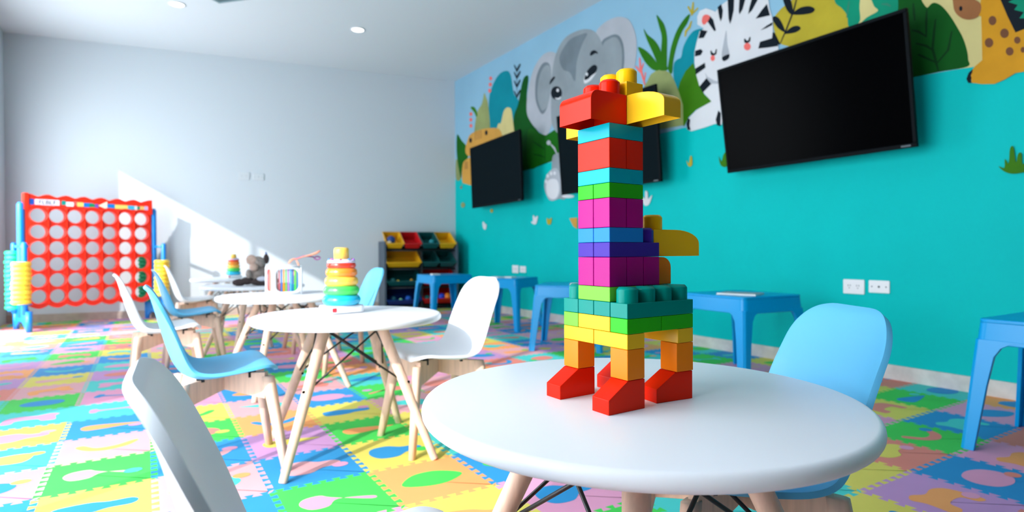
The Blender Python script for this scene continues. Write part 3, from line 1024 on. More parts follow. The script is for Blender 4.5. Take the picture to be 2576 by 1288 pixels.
def hollow(bm, floor_faces, depth, th=.002):
    """open the underside: inset the bottom faces and push them up"""
    r = bmesh.ops.inset_region(bm, faces=floor_faces, thickness=th, use_even_offset=True)
    bmesh.ops.translate(bm, verts=list({v for f in floor_faces for v in f.verts}), vec=(0, 0, depth))


def brick(x0, x1, y0, y1, z0, z1, col, studs=(), rot=0):
    bm = bmesh.new()
    a, b = G((x0, y0, z0)), G((x1, y1, z1))
    g = Vector((GAP, GAP, 0))
    add_box(bm, a + g, b - g - Vector((0, 0, GAP * .8)))
    bmesh.ops.recalc_face_normals(bm, faces=bm.faces)
    bmesh.ops.bevel(bm, geom=list(bm.edges), offset=.0009, segments=2, affect='EDGES', profile=.5)
    add_studs(bm, studs, z1)
    o = link('toy_brick', bm, BR[col], gir)
    if rot:
        c = (a + b) / 2
        o.location = c - Matrix.Rotation(rot, 3, 'Z') @ c
        o.rotation_euler.z = rot
    for p in o.data.polygons:
        p.use_smooth = True
    md = o.modifiers.new('wn', 'WEIGHTED_NORMAL')
    md.keep_sharp = True
    return o


def profile_brick(poly, axis, lo, hi, col, studs=(), sz=0, hol=False, rot=0, rc=None):
    """poly in (along, z) units, extruded across from lo to hi; axis 'x': along = x, across = y"""
    bm = bmesh.new()
    A, B = [], []
    for s, z in poly:
        pa = (s, lo, z) if axis == 'x' else (lo, s, z)
        pb = (s, hi, z) if axis == 'x' else (hi, s, z)
        A.append(bm.verts.new(G(pa)))
        B.append(bm.verts.new(G(pb)))
    n = len(poly)
    fs = [bm.faces.new(A[::-1]), bm.faces.new(B)]
    for k in range(n):
        fs.append(bm.faces.new((A[k], A[(k + 1) % n], B[(k + 1) % n], B[k])))
    bmesh.ops.recalc_face_normals(bm, faces=bm.faces)
    if hol:
        zmin = min(p[1] for p in poly) * HB
        bot = [f for f in bm.faces if all(abs(v.co.z - zmin) < 1e-5 for v in f.verts)]
        hollow(bm, bot, hol * HB)
    es = [e for e in bm.edges if e.calc_face_angle(0) > .45]
    bmesh.ops.bevel(bm, geom=es, offset=.0008, segments=2, affect='EDGES', profile=.5)
    add_studs(bm, studs, sz)
    o = link('toy_brick', bm, BR[col], gir)
    if rot:
        c = G(rc)
        o.location = c - Matrix.Rotation(rot, 3, 'Z') @ c
        o.rotation_euler.z = rot
    for p in o.data.polygons:
        p.use_smooth = True
    o.modifiers.new('wn', 'WEIGHTED_NORMAL')
    return o


# feet (wedge bricks), legs
for lx, ly, r in ((0, 0, 0), (0, 3, 0), (3, 0, math.radians(-7)), (3, 3, 0)):
    x0 = lx - 1
    profile_brick([(x0, 0), (x0 + 2, 0), (x0 + 2, 1.97), (x0 + 1.02, 1.97), (x0, .95)], 'x', ly + .02, ly + .98, 'red', rot=r, rc=(lx + .9, ly + .5, 0))
    brick(lx, lx + 1, ly, ly + 1, 2, 4, 'orange', rot=r * .6)
# hip layer
for x in (0, 3):
    brick(x, x + 1, 0, 2, 4, 5, 'yellow')
    brick(x, x + 1, 2, 4, 4, 5, 'yellow')
# green layer
brick(0, 2, 0, 1, 5, 6, 'green')
brick(2, 4, 0, 1, 5, 6, 'green')
brick(0, 2, 3, 4, 5, 6, 'lime')
brick(2, 4, 3, 4, 5, 6, 'lime')
brick(0, 2, 1, 3, 5, 6, 'yellow')
brick(2, 4, 1, 3, 5, 6, 'yellow')
# teal back
brick(0, 4, 0, 1, 6, 7, 'teal', [(k + .5, .5) for k in range(4)])
brick(0, 4, 1, 2, 6, 7, 'teal', [(3.5, 1.5), (2.5, 1.5)])
brick(0, 4, 2, 3, 6, 7, 'teal', [(3.5, 2.5), (2.5, 2.5)])
brick(0, 4, 3, 4, 6, 7, 'teal', [(k + .5, 3.5) for k in range(4)])
# neck
brick(0, 2.3, 1, 3, 7, 8, 'lime')
brick(2.3, 4, 1, 3, 7, 8, 'teal')
for k in range(3):
    brick(k, k + 1, 1, 2, 8, 10, 'mag')
brick(0, 3, 2, 3, 8, 10, 'mag')
rnd = [(3, 8), (3.9, 8), (3.9, 9.2)] + [(3.35 + .55 * math.cos(a), 9.2 + .75 * math.sin(a)) for a in [PI / 12 * k for k in range(1, 7)]] + [(3, 9.95)]
profile_brick(rnd, 'x', 1.15, 2.1, 'orange')
brick(0, 3, 1, 2, 10, 11, 'violet', [(2.5, 1.5)])
brick(0, 3, 2, 3, 10, 11, 'violet', [(2.5, 2.5)])
tail = [(3.0, 10), (6.1, 10), (6.1, 10.95)] + [(4.5 + 1.6 * math.cos(a), 10.95 + 1.0 * math.sin(a)) for a in [PI / 16 * k for k in range(1, 9)]] + [(3.0, 11.95)]
profile_brick(tail, 'x', 1.35, 2.3, 'gold', [(3.4, 1.8)], 12)
brick(0, 2, 1, 2, 11, 12, 'blue')
brick(0, 2, 2, 3, 11, 12, 'blue')
brick(0, 1, 1, 2, 12, 14, 'mag')
brick(1, 2, 1, 2, 12, 14, 'mag')
brick(0, 2, 2, 3, 12, 14, 'mag')
brick(0, 2, 1, 2, 14, 15, 'green')
brick(0, 2, 2, 3, 14, 15, 'green')
brick(0, 2, 1, 3, 15, 16, 'cyan')
brick(0, 1, 1, 3, 16, 18, 'red')
brick(1, 2, 1, 3, 16, 18, 'red')
brick(0, 2, 1, 3, 18, 19, 'cyan')
# head and ears
hd = [(1, 19), (1, 21), (-.62, 21)] + [(-.62 - .38 * math.sin(a), 20.35 + .65 * math.cos(a)) for a in [PI / 12 * k for k in range(1, 7)]] + [(-1, 19)]
profile_brick(hd, 'x', 1, 3, 'red', [(.5, 1.5), (.5, 2.5)], 21, hol=1.2)
ear = [(2, 19), (2, 21), (.9, 21)] + [(.9 - 1.9 * math.sin(a), 20.05 + .95 * math.cos(a)) for a in [PI / 16 * k for k in range(1, 9)]] + [(-1, 19)]
profile_brick(ear, 'y', 1.02, 2, 'yellow', hol=.9)
profile_brick([(4 - s, z) for s, z in ear], 'y', 1.02, 2, 'yellow', hol=.9)
brick(1, 2, 1, 3, 21, 22, 'gold', [(1.5, 1.5), (1.5, 2.5)])

# ================================================================ RING STACKERS
RING = [('blue', (30, 186, 226), .0655, .0), ('green', (70, 210, 90), .0615, .0335), ('yellow', (254, 196, 76), .058, .066), ('orange', (252, 140, 44), .0545, .097), ('red', (238, 60, 40), .050, .1265)]


def make_stacker(sc, lb, loc, rz):
    t = tag(empty('ring_stacker', loc, rz), lb, 'stacking toy', 'rainbow ring stackers')
    bm = bmesh.new()
    add_prism(bm, rrect(.135 * sc, .105 * sc, .022 * sc), .002, .028 * sc)
    b = bev(link('base', bm, M_WHITE, t), .004, 3)
    bm = bmesh.new()
    add_prism(bm, rrect(.016 * sc, .014 * sc, .003), 0, .0008, Matrix.Translation((-.052 * sc, -.0527 * sc, .015 * sc)) @ Matrix.Rotation(PI / 2, 4, 'X'))
    link('red_mark', bm, mat('mark_red', (226, 60, 70), .5), b)
    z0 = .028 * sc
    for n, c, r, z in RING:
        bm = bmesh.new()
        hh = .0178 if n != 'red' else .0135
        cz = z0 + z * sc + hh * sc
        prof = [((r - hh * .95 + hh * .95 * math.cos(a)) * sc, cz + hh * sc * math.sin(a)) for a in [2 * PI * k / 20 for k in range(21)]]
        add_lathe(bm, prof, n=48)
        o = link('ring', bm, mat('ring_' + n, c, .25, coat=.3), t, True)
        o['label'] = n + ' ring'
    bm = bmesh.new()
    zr = z0 + .1265 * sc + .027 * sc
    add_lathe(bm, [(0, 0), (.046 * sc, 0), (.05 * sc, .004 * sc), (.046 * sc, .011 * sc), (.02 * sc, .015 * sc), (0, .015 * sc)], (0, 0, zr - .006 * sc), 36)
    o = link('bead_window', bm, mat('clear_lilac', (226, 214, 236), .15, spec=.6), t, True)
    for k in range(9):
        a = 2 * PI * k / 9
        bm = bmesh.new()
        add_ball(bm, (.042 * sc * math.cos(a), .042 * sc * math.sin(a), zr + .005 * sc), .0055 * sc, 8, 6)
        link('bead', bm, [mat('bead_pink', (240, 70, 120), .3), mat('bead_blue', (70, 130, 230), .3), mat('bead_violet', (150, 80, 200), .3)][k % 3], o, True)
    bm = bmesh.new()
    r = .026 * sc
    add_lathe(bm, [(0, 0), (r, 0), (r, .034 * sc), (r * .93, .040 * sc), (r * .75, .043 * sc), (0, .043 * sc)], (0, 0, zr + .006 * sc), 32)
    link('cap', bm, mat('ring_cap', (253, 200, 84), .3, coat=.2), t, True)['label'] = 'yellow peg cap'
    return t


make_stacker(1.0, 'large rainbow ring stacker standing in front of the white activity cube', (.592, 2.115, T), .18)
make_stacker(.86, 'small ring stacker beside the plush animal', (.634, 5.5, T), .1)

# ================================================================ ACTIVITY CUBE
cube = tag(empty('activity_cube', (.602, 3.205, T), .08), 'white activity cube laced with coloured elastic bands', 'toy')
CS = .146
hs = CS / 2


def frame_face(bm, mtx, w, hole, th, r=.022, r2=.03, n=6):
    ol, il = rrect(w, w, r, n), rrect(hole, hole, r2, n)
    A = [bm.verts.new(mtx @ Vector((p[0], p[1], 0))) for p in ol]
    B = [bm.verts.new(mtx @ Vector((p[0], p[1], 0))) for p in il]
    A2 = [bm.verts.new(mtx @ Vector((p[0], p[1], -th))) for p in ol]
    B2 = [bm.verts.new(mtx @ Vector((p[0], p[1], -th))) for p in il]
    m = len(ol)
    for k in range(m):
        j = (k + 1) % m
        for q in ((A[k], A[j], B[j], B[k]), (B[k], B[j], B2[j], B2[k]), (A2[k], B2[k], B2[j], A2[j]), (A[k], A2[k], A2[j], A[j])):
            bm.faces.new(q)


bm = bmesh.new()
Cz = Matrix.Translation((0, 0, hs))
for R in (Matrix.Rotation(PI / 2, 4, 'X'), Matrix.Rotation(-PI / 2, 4, 'X'), Matrix.Rotation(PI / 2, 4, 'Y'), Matrix.Rotation(-PI / 2, 4, 'Y')):
    frame_face(bm, Cz @ R @ Matrix.Translation((0, 0, hs)), CS - .012, .112, .008)
for R in (Matrix.Identity(4), Matrix.Rotation(PI, 4, 'X')):
    frame_face(bm, Cz @ R @ Matrix.Translation((0, 0, hs)), CS - .012, .06, .008)
# rounded edges of the frame
e = hs - .008
for a in (-1, 1):
    for b in (-1, 1):
        add_tube(bm, [(a * e, b * e, hs - e), (a * e, b * e, hs + e)], .009, 10)
        add_tube(bm, [(a * e, -e, hs + b * e), (a * e, e, hs + b * e)], .009, 10)
        add_tube(bm, [(-e, a * e, hs + b * e), (e, a * e, hs + b * e)], .009, 10)
for a in (-1, 1):
    for b in (-1, 1):
        for c in (-1, 1):
            add_ball(bm, (a * e, b * e, hs + c * e), .009, 10, 8)
link('cube_frame', bm, M_WHITE, cube, True)
band_cols = [(206, 160, 150), (240, 130, 140), (60, 120, 200), (250, 150, 30), (110, 190, 110), (170, 120, 200), (70, 180, 240), (0, 120, 180), (60, 220, 90), (0, 140, 170)]
for f, R in enumerate((Matrix.Identity(4), Matrix.Rotation(-PI / 2, 4, 'Z'), Matrix.Rotation(PI / 2, 4, 'Z'))):
    for k in range(10 if f == 0 else 4):
        if f == 0:
            x = -.05 + k * .0111
            col = band_cols[k]
        else:
            x = -.04 + k * .027
            col = ((240, 70, 70), (250, 130, 110), (246, 120, 130), (240, 90, 100))[k]
        bm = bmesh.new()
        wd = .0034 if f == 0 else .011
        add_box(bm, (x - wd, -hs + .0095, .016), (x + wd, -hs + .011, CS - .016), R)
        link('elastic_band', bm, mat('band_%d_%d_%d' % col, col, .7), cube)
for p, r, mi in (((-.03, -.02, .035), .02, 0), ((.0, -.03, .032), .018, 1), ((.03, -.02, .033), .019, 2), ((.01, .02, .035), .021, 3), ((-.02, .03, .03), .018, 2)):
    bm = bmesh.new()
    add_box(bm, (p[0] - r, p[1] - r, p[2] - r), (p[0] + r, p[1] + r, p[2] + r))
    bev(link('shape_block', bm, [mat('blk_coral', (250, 140, 120), .6), mat('blk_amber', (246, 196, 80), .6), mat('blk_lime', (120, 200, 60), .6), mat('blk_brown', (120, 90, 60), .6)][mi], cube), .004)
# ribbons lying over the cube's top edge
rb = tag(empty('ribbon_toy', (.665, 3.17, T + CS)), 'orange and purple ribbon toy sticking out from the top of the activity cube', 'ribbon')


def rp(x, y, dy=0):
    q = Vector((0, 0, CH)) + ray(x, y) * ((3.2 + dy) / ray(x, y).y)
    return q - Vector(rb.location)


bm = bmesh.new()
add_tube(bm, [rp(726, 663), rp(731, 656), rp(737, 652), rp(748, 651), rp(762, 646), rp(780, 642), rp(795, 637), rp(805, 631)], [.008, .011, .009, .005, .006, .009, .012, .008], 10, squash=.5)
add_tube(bm, [rp(745, 654), rp(750, 663), rp(753, 672)], [.004, .008, .01], 8, squash=.5)
link('orange_ribbon', bm, mat('ribbon_orange', (248, 150, 120), .7), rb, True)
bm = bmesh.new()
add_tube(bm, [rp(735, 653, .01), rp(748, 650, .01), rp(765, 644, .01), rp(780, 645, .01), rp(790, 647, .01)], [.004, .004, .004, .003, .003], 8)
add_tube(bm, [rp(798 + 7 * math.cos(a), 649 + 4 * math.sin(a), .01) for a in [PI + 2 * PI * k / 12 for k in range(13)]], .0035, 8)
link('purple_ribbon', bm, mat('ribbon_purple', (150, 70, 140), .6), rb, True)

# ================================================================ PLUSH ANIMAL on the fourth table
pl = tag(empty('plush_animal', (.60, 4.17, T), -.15), 'grey-brown plush animal with dark feet sitting on the shaded table', 'plush toy')


def fuzzy(name, blobs, m, label=None, sub=None):
    bm = bmesh.new()
    for c, r, s in blobs:
        add_ball(bm, c, r, 20, 14, s)
    rn = random.Random(len(name) + len(blobs))
    for v in bm.verts:
        v.co += Vector((rn.uniform(-1, 1), rn.uniform(-1, 1), rn.uniform(-1, 1))) * .0018
    o = link(name, bm, m, sub or pl, True)
    if label:
        o['label'] = label
    return o


M_FUR = mat('fur_grey', (150, 138, 132), .95, noise=.4, nscale=60, bump=.8, bscale=160)
M_FURD = mat('fur_dark', (62, 50, 50), .95, noise=.4, nscale=60, bump=.8, bscale=160)
M_SKIN = mat('plush_tan', (196, 166, 152), .9, noise=.1, nscale=40, bump=.3, bscale=200)
M_SOLE = mat('plush_sole', (206, 206, 220), .9)
fuzzy('body', [((.03, .02, .075), .055, (1, .9, 1.25)), ((.02, .02, .03), .05, (1.2, 1, .6))], M_FUR)
fuzzy('head', [((.025, 0, .145), .042, (1.15, 1, 1))], M_FUR)
fuzzy('muzzle', [((.0, -.045, .118), .026, (1.1, .9, .9))], M_SKIN)
fuzzy('ear', [((-.014, -.03, .165), .032, (1, .35, 1))], M_SKIN)
fuzzy('ear', [((.075, -.01, .17), .024, (.7, .5, 1.3))], M_FURD)
fuzzy('leg', [((-.085, -.03, .022), .028, (1.5, 1, .8)), ((-.04, -.02, .03), .03, (1.4, 1, .8))], M_FURD)
fuzzy('leg', [((.045, -.055, .024), .03, (2.1, .9, .8))], M_FURD)
lg = fuzzy('leg', [((.105, -.01, .028), .034, (1.3, .9, .85))], M_FURD)
fuzzy('sole', [((.05, -.083, .045), .02, (1.6, .4, .7))], M_SOLE, sub=lg)
fuzzy('arm', [((.085, -.03, .095), .02, (1, 1, 1.7))], M_FUR)
fuzzy('arm', [((-.03, -.035, .075), .018, (1, 1, 1.6))], M_FUR)
bm = bmesh.new()
add_tube(bm, [(.07, .01, .17), (.076, .012, .2), (.072, .015, .215)], [.006, .007, .004], 8)
link('tuft', bm, mat('tuft_blue', (40, 90, 160), .9), pl, True)

# ================================================================ GIANT FOUR-IN-A-ROW GAME
M_RED = mat('game_red', (238, 42, 14), .35, coat=.1)
M_GBLUE = mat('game_blue', (10, 128, 214), .35, coat=.1)
game = tag(empty('disc_drop_game', (-.887, 6.741, 0), math.radians(21)), 'giant red disc drop game with round holes on blue legs', 'game')
BW, ZB, ZT = .985, .19, 1.208
CW, RHt, HR = .1390, .1456, .0625
bz0 = .29 - RHt / 2
bm = bmesh.new()
x_off = (BW - 7 * CW) / 2
NSEG = 32
pc = {}


def pv(x, z):
    k = (round(x, 4), round(z, 4))
    if k not in pc:
        pc[k] = bm.verts.new((x, 0, z))
    return pc[k]


def sq(a, w, h):
    c, s = math.cos(a), math.sin(a)
    k = min((w / 2) / abs(c) if abs(c) > 1e-9 else 9, (h / 2) / abs(s) if abs(s) > 1e-9 else 9)
    return c * k, s * k


angs = sorted(set([round(2 * PI * k / NSEG, 6) for k in range(NSEG)] + [round(math.atan2(sy * RHt, sx * CW) % (2 * PI), 6) for sx in (1, -1) for sy in (1, -1)]))
for i in range(7):
    for j in range(6):
        cx, cz = x_off + CW * (i + .5), bz0 + RHt * (j + .5)
        o_, q_ = [], []
        for a in angs:
            dx, dz = sq(a, CW, RHt)
            o_.append(pv(cx + dx, cz + dz))
            q_.append(pv(cx + HR * math.cos(a), cz + HR * math.sin(a)))
        for k in range(len(angs)):
            k2 = (k + 1) % len(angs)
            try:
                bm.faces.new((o_[k], o_[k2], q_[k2], q_[k]))
            except ValueError:
                pass
# top band, bottom wave and side margins
z6 = bz0 + 6 * RHt
NX = 84
for k in range(NX):
    xa, xb = x_off + 7 * CW * k / NX, x_off + 7 * CW * (k + 1) / NX
    wv = lambda x: ZT - .022 + .022 * abs(math.cos(PI * (x - x_off) / CW)) ** 1.6
    wb = lambda x: bz0 - .004 - .03 * abs(math.sin(PI * (x - x_off) / CW))
    bm.faces.new([bm.verts.new((x, 0, z)) for x, z in ((xa, z6), (xb, z6), (xb, wv(xb)), (xa, wv(xa)))])
    bm.faces.new([bm.verts.new((x, 0, z)) for x, z in ((xa, wb(xa)), (xb, wb(xb)), (xb, bz0), (xa, bz0))])
for xa, xb in ((-.012, x_off), (BW - x_off, BW + .012)):
    bm.faces.new([bm.verts.new((x, 0, z)) for x, z in ((xa, bz0 - .004), (xb, bz0 - .004), (xb, ZT), (xa, ZT))])
bmesh.ops.remove_doubles(bm, verts=bm.verts, dist=.0006)
r = bmesh.ops.extrude_face_region(bm, geom=list(bm.faces))
bmesh.ops.translate(bm, verts=[v for v in r['geom'] if isinstance(v, bmesh.types.BMVert)], vec=(0, .05, 0))
for v in bm.verts:
    v.co.y -= .025
# raised lips round the holes, column walls and the joint between the two halves
for i in range(7):
    for j in range(6):
        cx, cz = x_off + CW * (i + .5), bz0 + RHt * (j + .5)
        add_tube(bm, [(cx + (HR + .004) * math.cos(2 * PI * k / 28), -.026, cz + (HR + .004) * math.sin(2 * PI * k / 28)) for k in range(29)], .0055, 6, False)
for i in range(1, 7):
    add_box(bm, (x_off + CW * i - .0022, -.043, bz0 + .01), (x_off + CW * i + .0022, -.02, z6 - .005))
for i in range(7):
    cx = x_off + CW * (i + .5)
    add_tube(bm, [(cx - .066 * math.cos(PI * k / 12), -.026, z6 - .012 + .03 * math.sin(PI * k / 12)) for k in range(13)], .0055, 6)
add_box(bm, (-.012, -.034, bz0 + 3 * RHt - .006), (BW + .012, -.02, bz0 + 3 * RHt + .006))
add_box(bm, (-.025, -.04, ZT - .14), (.002, .04, ZT + .004))
add_box(bm, (BW - .002, -.04, ZT - .14), (BW + .02, .04, ZT + .004))
board = link('game_board', bm, M_RED, game, True)
md = board.modifiers.new('split', 'EDGE_SPLIT')
md.split_angle = .6
# printed strip along the top
SZ0, SZ1 = ZT - .097, ZT - .045
strip = [(.012, .045, (20, 80, 180), 0), (.05, .235, (232, 226, 236), 0), (.25, .285, (0, 140, 130), .004), (.285, .345, (214, 234, 240), -.006), (.345, .375, (226, 90, 80), .006), (.372, .425, (240, 206, 110), -.004), (.425, .5, (0, 120, 200), -.006), (.47, .515, (0, 140, 90), -.01), (.515, .545, (120, 80, 180), -.012),
         (.545, .62, (244, 236, 206), 0), (.622, .685, (0, 126, 206), -.004), (.685, .8, (236, 214, 110), -.008), (.8, .86, (60, 180, 220), -.01), (.86, .885, (220, 230, 230), -.01), (.885, .91, (0, 140, 110), -.014), (.91, .95, (240, 190, 110), -.01), (.95, .985, (200, 180, 220), -.008)]
for k, (a, b, c, dz) in enumerate(strip):
    a, b = a * BW, b * BW
    bm = bmesh.new()
    if k == 9:
        add_prism(bm, [(a, SZ0 + .02), (b, SZ0 - .012), (b, SZ1 + .012)], .0262, .0275 + k * .0001, Matrix.Rotation(PI / 2, 4, 'X'))
    else:
        m_ = .5 * (SZ1 - SZ0)
        add_prism(bm, [((a + b) / 2 + p[0], (SZ0 + SZ1) / 2 + dz + p[1]) for p in rrect(b - a, SZ1 - SZ0 - (.012 if k > 1 else 0), .008)], .0262, .0275 + k * .0001, Matrix.Rotation(PI / 2, 4, 'X'))
    link('sticker', bm, mat('sticker_%d_%d_%d' % c, c, .5), board)
cu = bpy.data.curves.new('lettering', 'FONT')
cu.body = 'FLBLF'
cu.size = .052
cu.extrude = .0004
cu.align_x = 'CENTER'
tx = bpy.data.objects.new('lettering', cu)
COL.objects.link(tx)
dg = bpy.context.evaluated_depsgraph_get()
me = bpy.data.meshes.new_from_object(tx.evaluated_get(dg))
bpy.data.objects.remove(tx)
lt = bpy.data.objects.new('lettering', me)
me.materials.append(mat('letter_ink', (10, 40, 70), .5))
COL.objects.link(lt)
lt.parent = board
lt.location = (.141, -.0285, SZ0 + .009)
lt.rotation_euler = (PI / 2, 0, 0)
lt.scale = (1, 1.0, 1)
lt['label'] = 'dark lettering on the white sticker'


def leg_frame(sx, x):
    """one blue leg: post beside the board, arched foot panel, front and rear tubes"""
    bm = bmesh.new()
    add_tube(bm, [(x, 0, .12), (x, 0, ZT - .10), (x, 0, ZT - .078)], [.028, .028, .018], 14)
    o = link('post', bm, M_GBLUE, lg_e := empty_child('game_leg'), True)
    bm = bmesh.new()
    yl = .22
    poly = [(-yl, .14), (-yl, .02), (-.16, .0), (-.12, .035), (-.05, .075), (.05, .075), (.12, .035), (.15, .0), (.19, .02), (.19, .14), (.1, .26), (-.1, .26)]
    A = [bm.verts.new((x - .012, p[0], p[1])) for p in poly]
    B = [bm.verts.new((x + .012, p[0], p[1])) for p in poly]
    bm.faces.new(A[::-1])
    bm.faces.new(B)
    for k in range(len(poly)):
        k2 = (k + 1) % len(poly)
        bm.faces.new((A[k], A[k2], B[k2], B[k]))
    bev(link('foot_panel', bm, M_GBLUE, lg_e), .006, 3)
    for y, fy, hy in ((-1, .215, .185), (1, .165, .125)):
        bm = bmesh.new()
        add_tube(bm, [(x, y * fy, 0), (x, y * fy, .18)], [.022, .025], 14)
        add_tube(bm, [(x + sx * .02, y * hy, .15), (x + sx * .02, y * hy, .76), (x + sx * .02, y * hy, .775)], [.022, .022, .014], 14)
        zp = .235 if y < 0 else .17
        add_lathe(bm, [(0, zp), (.05, zp), (.05, zp + .01), (0, zp + .01)], (x + sx * .02, y * hy, 0), 20)
        add_box(bm, (min(x, x + sx * .02) - .012, min(0, y * hy), .73), (max(x, x + sx * .02) + .012, max(0, y * hy), .75))
        link('disc_holder', bm, M_GBLUE, lg_e, True)


def empty_child(n):
    e_ = empty(n)
    e_.parent = game
    return e_


leg_frame(-1, -.045)
leg_frame(1, BW + .045)
# the game discs threaded on the four holders
M_DY, M_DG = mat('disc_yellow', (250, 208, 62), .4, coat=.1), mat('disc_green', (0, 176, 120), .4, coat=.1)


def disc_bm():
    bm = bmesh.new()
    h, r = .040, .069
    prof = [(.025, 0), (r - .012, 0), (r - .004, .005), (r, .013), (r, .027), (r - .004, .035), (r - .012, h), (.025, h), (.025, 0)]
    add_lathe(bm, prof, n=36)
    return bm


dy = link('game_disc', disc_bm(), M_DY, None, True)
dgn = link('game_disc', disc_bm(), M_DG, None, True)
GM = Matrix.Translation(game.location) @ Matrix.Rotation(game.rotation_euler.z, 4, 'Z')
first = {}
rn = random.Random(3)
for col, src, x, y, n, lb, gp in (('y', dy, -.09, -.195, 9, 'yellow game disc stacked on the front holder of the left blue leg', 'yellow discs on the left leg of the red game'),
                                  ('g', dgn, -.065, .125, 13, 'green game disc stacked on the rear holder of the left blue leg', 'green discs on the left leg of the red game'),
                                  ('y', dy, BW + .045, -.185, 9, 'yellow game disc stacked on the front holder of the right blue leg', 'yellow discs on the right leg of the red game'),
                                  ('g', dgn, BW + .02, .125, 12, 'green game disc behind the right column of holes', 'green discs on the right leg of the red game')):
    for k in range(n):
        o = src if src.name not in first else src.copy()
        if src.name in first:
            COL.objects.link(o)
        first[src.name] = 1
        o.location = GM @ Vector((x + rn.uniform(-.004, .004), y + rn.uniform(-.004, .004), (.2455 if col == 'y' else .1805) + k * .0402))
        tag(o, lb, 'game disc', gp)

# ================================================================ TOY BIN RACK
rk = tag(empty('toy_bin_rack', (2.79, back_y(2.79) - .215, 0), BA), 'dark grey rack holding tilted toy bins in the room corner', 'storage rack')
M_RACK = mat('rack_grey', (72, 84, 98), .6, noise=.08, nscale=8)
M_ROD = mat('rack_rod', (24, 28, 32), .5)
RWD, RD, RH = .86, .37, .80
for s in (-1, 1):
    bm = bmesh.new()
    x = s * RWD / 2
    poly = [(-RD / 2, 0), (-RD / 2, RH - .02), (-RD / 2 + .03, RH), (RD / 2, RH), (RD / 2, 0)]
    A = [bm.verts.new((x - .012, p[0], p[1])) for p in poly]
    B = [bm.verts.new((x + .012, p[0], p[1])) for p in poly]
    bm.faces.new(A[::-1])
    bm.faces.new(B)
    for k in range(5):
        bm.faces.new((A[k], A[(k + 1) % 5], B[(k + 1) % 5], B[k]))
    bev(link('side_panel', bm, M_RACK, rk), .003)
bm = bmesh.new()
add_box(bm, (-.009, -RD / 2 + .02, 0), (.009, RD / 2, RH - .12))
link('centre_divider', bm, M_ROD, rk)
bm = bmesh.new()
add_box(bm, (-RWD / 2 + .012, RD / 2 - .012, .02), (RWD / 2 - .012, RD / 2, RH - .05))
link('back_panel', bm, M_ROD, rk)
ROW = [.665, .447, .23, .012]
for z in ROW:
    for y, dz in ((-RD / 2 + .05, .028), (RD / 2 - .06, .115)):
        bm = bmesh.new()
        add_tube(bm, [(-RWD / 2 + .01, y, z + dz), (RWD / 2 - .01, y, z + dz)], .009, 10)
        link('rail', bm, M_ROD, rk, True)
RM = Matrix.Translation(rk.location) @ Matrix.Rotation(BA, 4, 'Z')
TILT = math.radians(22)
BIN = {'yellow': (238, 176, 20), 'red': (206, 16, 24), 'green': (10, 84, 84), 'navy': (10, 50, 120)}


def toy_bin(xc, w, row, col, lb):
    """open bin, low front lip, rails run under its rim"""
    t = tag(empty('toy_bin', RM @ Vector((xc, -RD / 2 + .018, ROW[row] + .042))), lb, 'toy bin', 'bins of the toy rack')
    t.rotation_euler = (TILT, 0, BA)
    d, h, th = .30, .105, .004
    bm = bmesh.new()
    a = .022

    def ring(inset, y0, zf, zb, g=0):
        # front-left, front-right, back-right, back-left
        return [bm.verts.new((x, y, z)) for x, y, z in ((-w / 2 + inset, y0 + g, zf), (w / 2 - inset, y0 + g, zf), (w / 2 - inset, d - g, zb), (-w / 2 + inset, d - g, zb))]
    bo = ring(a, .03, 0, 0)
    to = ring(0, 0, h * .72, h)
    ti = ring(th, th, h * .72, h, 0)
    bi = ring(a + th, .03 + th, th, th)
    lo = ring(-.007, -.007, h * .72, h)
    lu = ring(-.007, -.007, h * .72 - .012, h - .012)
    mid = ring(.001, .001, h * .72 - .012, h - .012)
    for q in (bo, bi):
        bm.faces.new(q)
    for r1, r2 in ((bo, mid), (mid, lu), (lu, lo), (lo, ti), (ti, bi)):
        for k in range(4):
            bm.faces.new((r1[k], r1[(k + 1) % 4], r2[(k + 1) % 4], r2[k]))
    for v in to:
        bm.verts.remove(v)
    bev(link('bin_tray', bm, mat('bin_' + col, BIN[col], .4), t), .002)
    return t


sm, bg = .196, .395
B_ = {}
for key, args in {
    'a': (-.313, sm, 0, 'yellow', 'small yellow toy bin at the left end of the top row'),
    'b': (-.108, sm, 0, 'red', 'small red toy bin, second in the top row'),
    'c': (.108, sm, 0, 'green', 'small dark green toy bin, third in the top row'),
    'd': (.313, sm, 0, 'yellow', 'small yellow toy bin at the right end of the top row'),
    'e': (-.212, bg, 1, 'yellow', 'wide yellow toy bin in the second row'),
    'f': (.108, sm, 1, 'green', 'dark green toy bin right of the wide yellow bin'),
    'g': (.313, sm, 1, 'green', 'dark green toy bin at the right end of the second row'),
    'h': (-.212, bg, 2, 'green', 'wide dark green toy bin in the third row'),
    'i': (.212, bg, 2, 'red', 'wide red toy bin in the third row behind the blue side table'),
    'j': (-.212, bg, 3, 'navy', 'wide navy blue toy bin in the bottom row'),
    'k': (.212, bg, 3, 'red', 'wide red toy bin in the bottom row'),
}.items():
    B_[key] = toy_bin(*args)
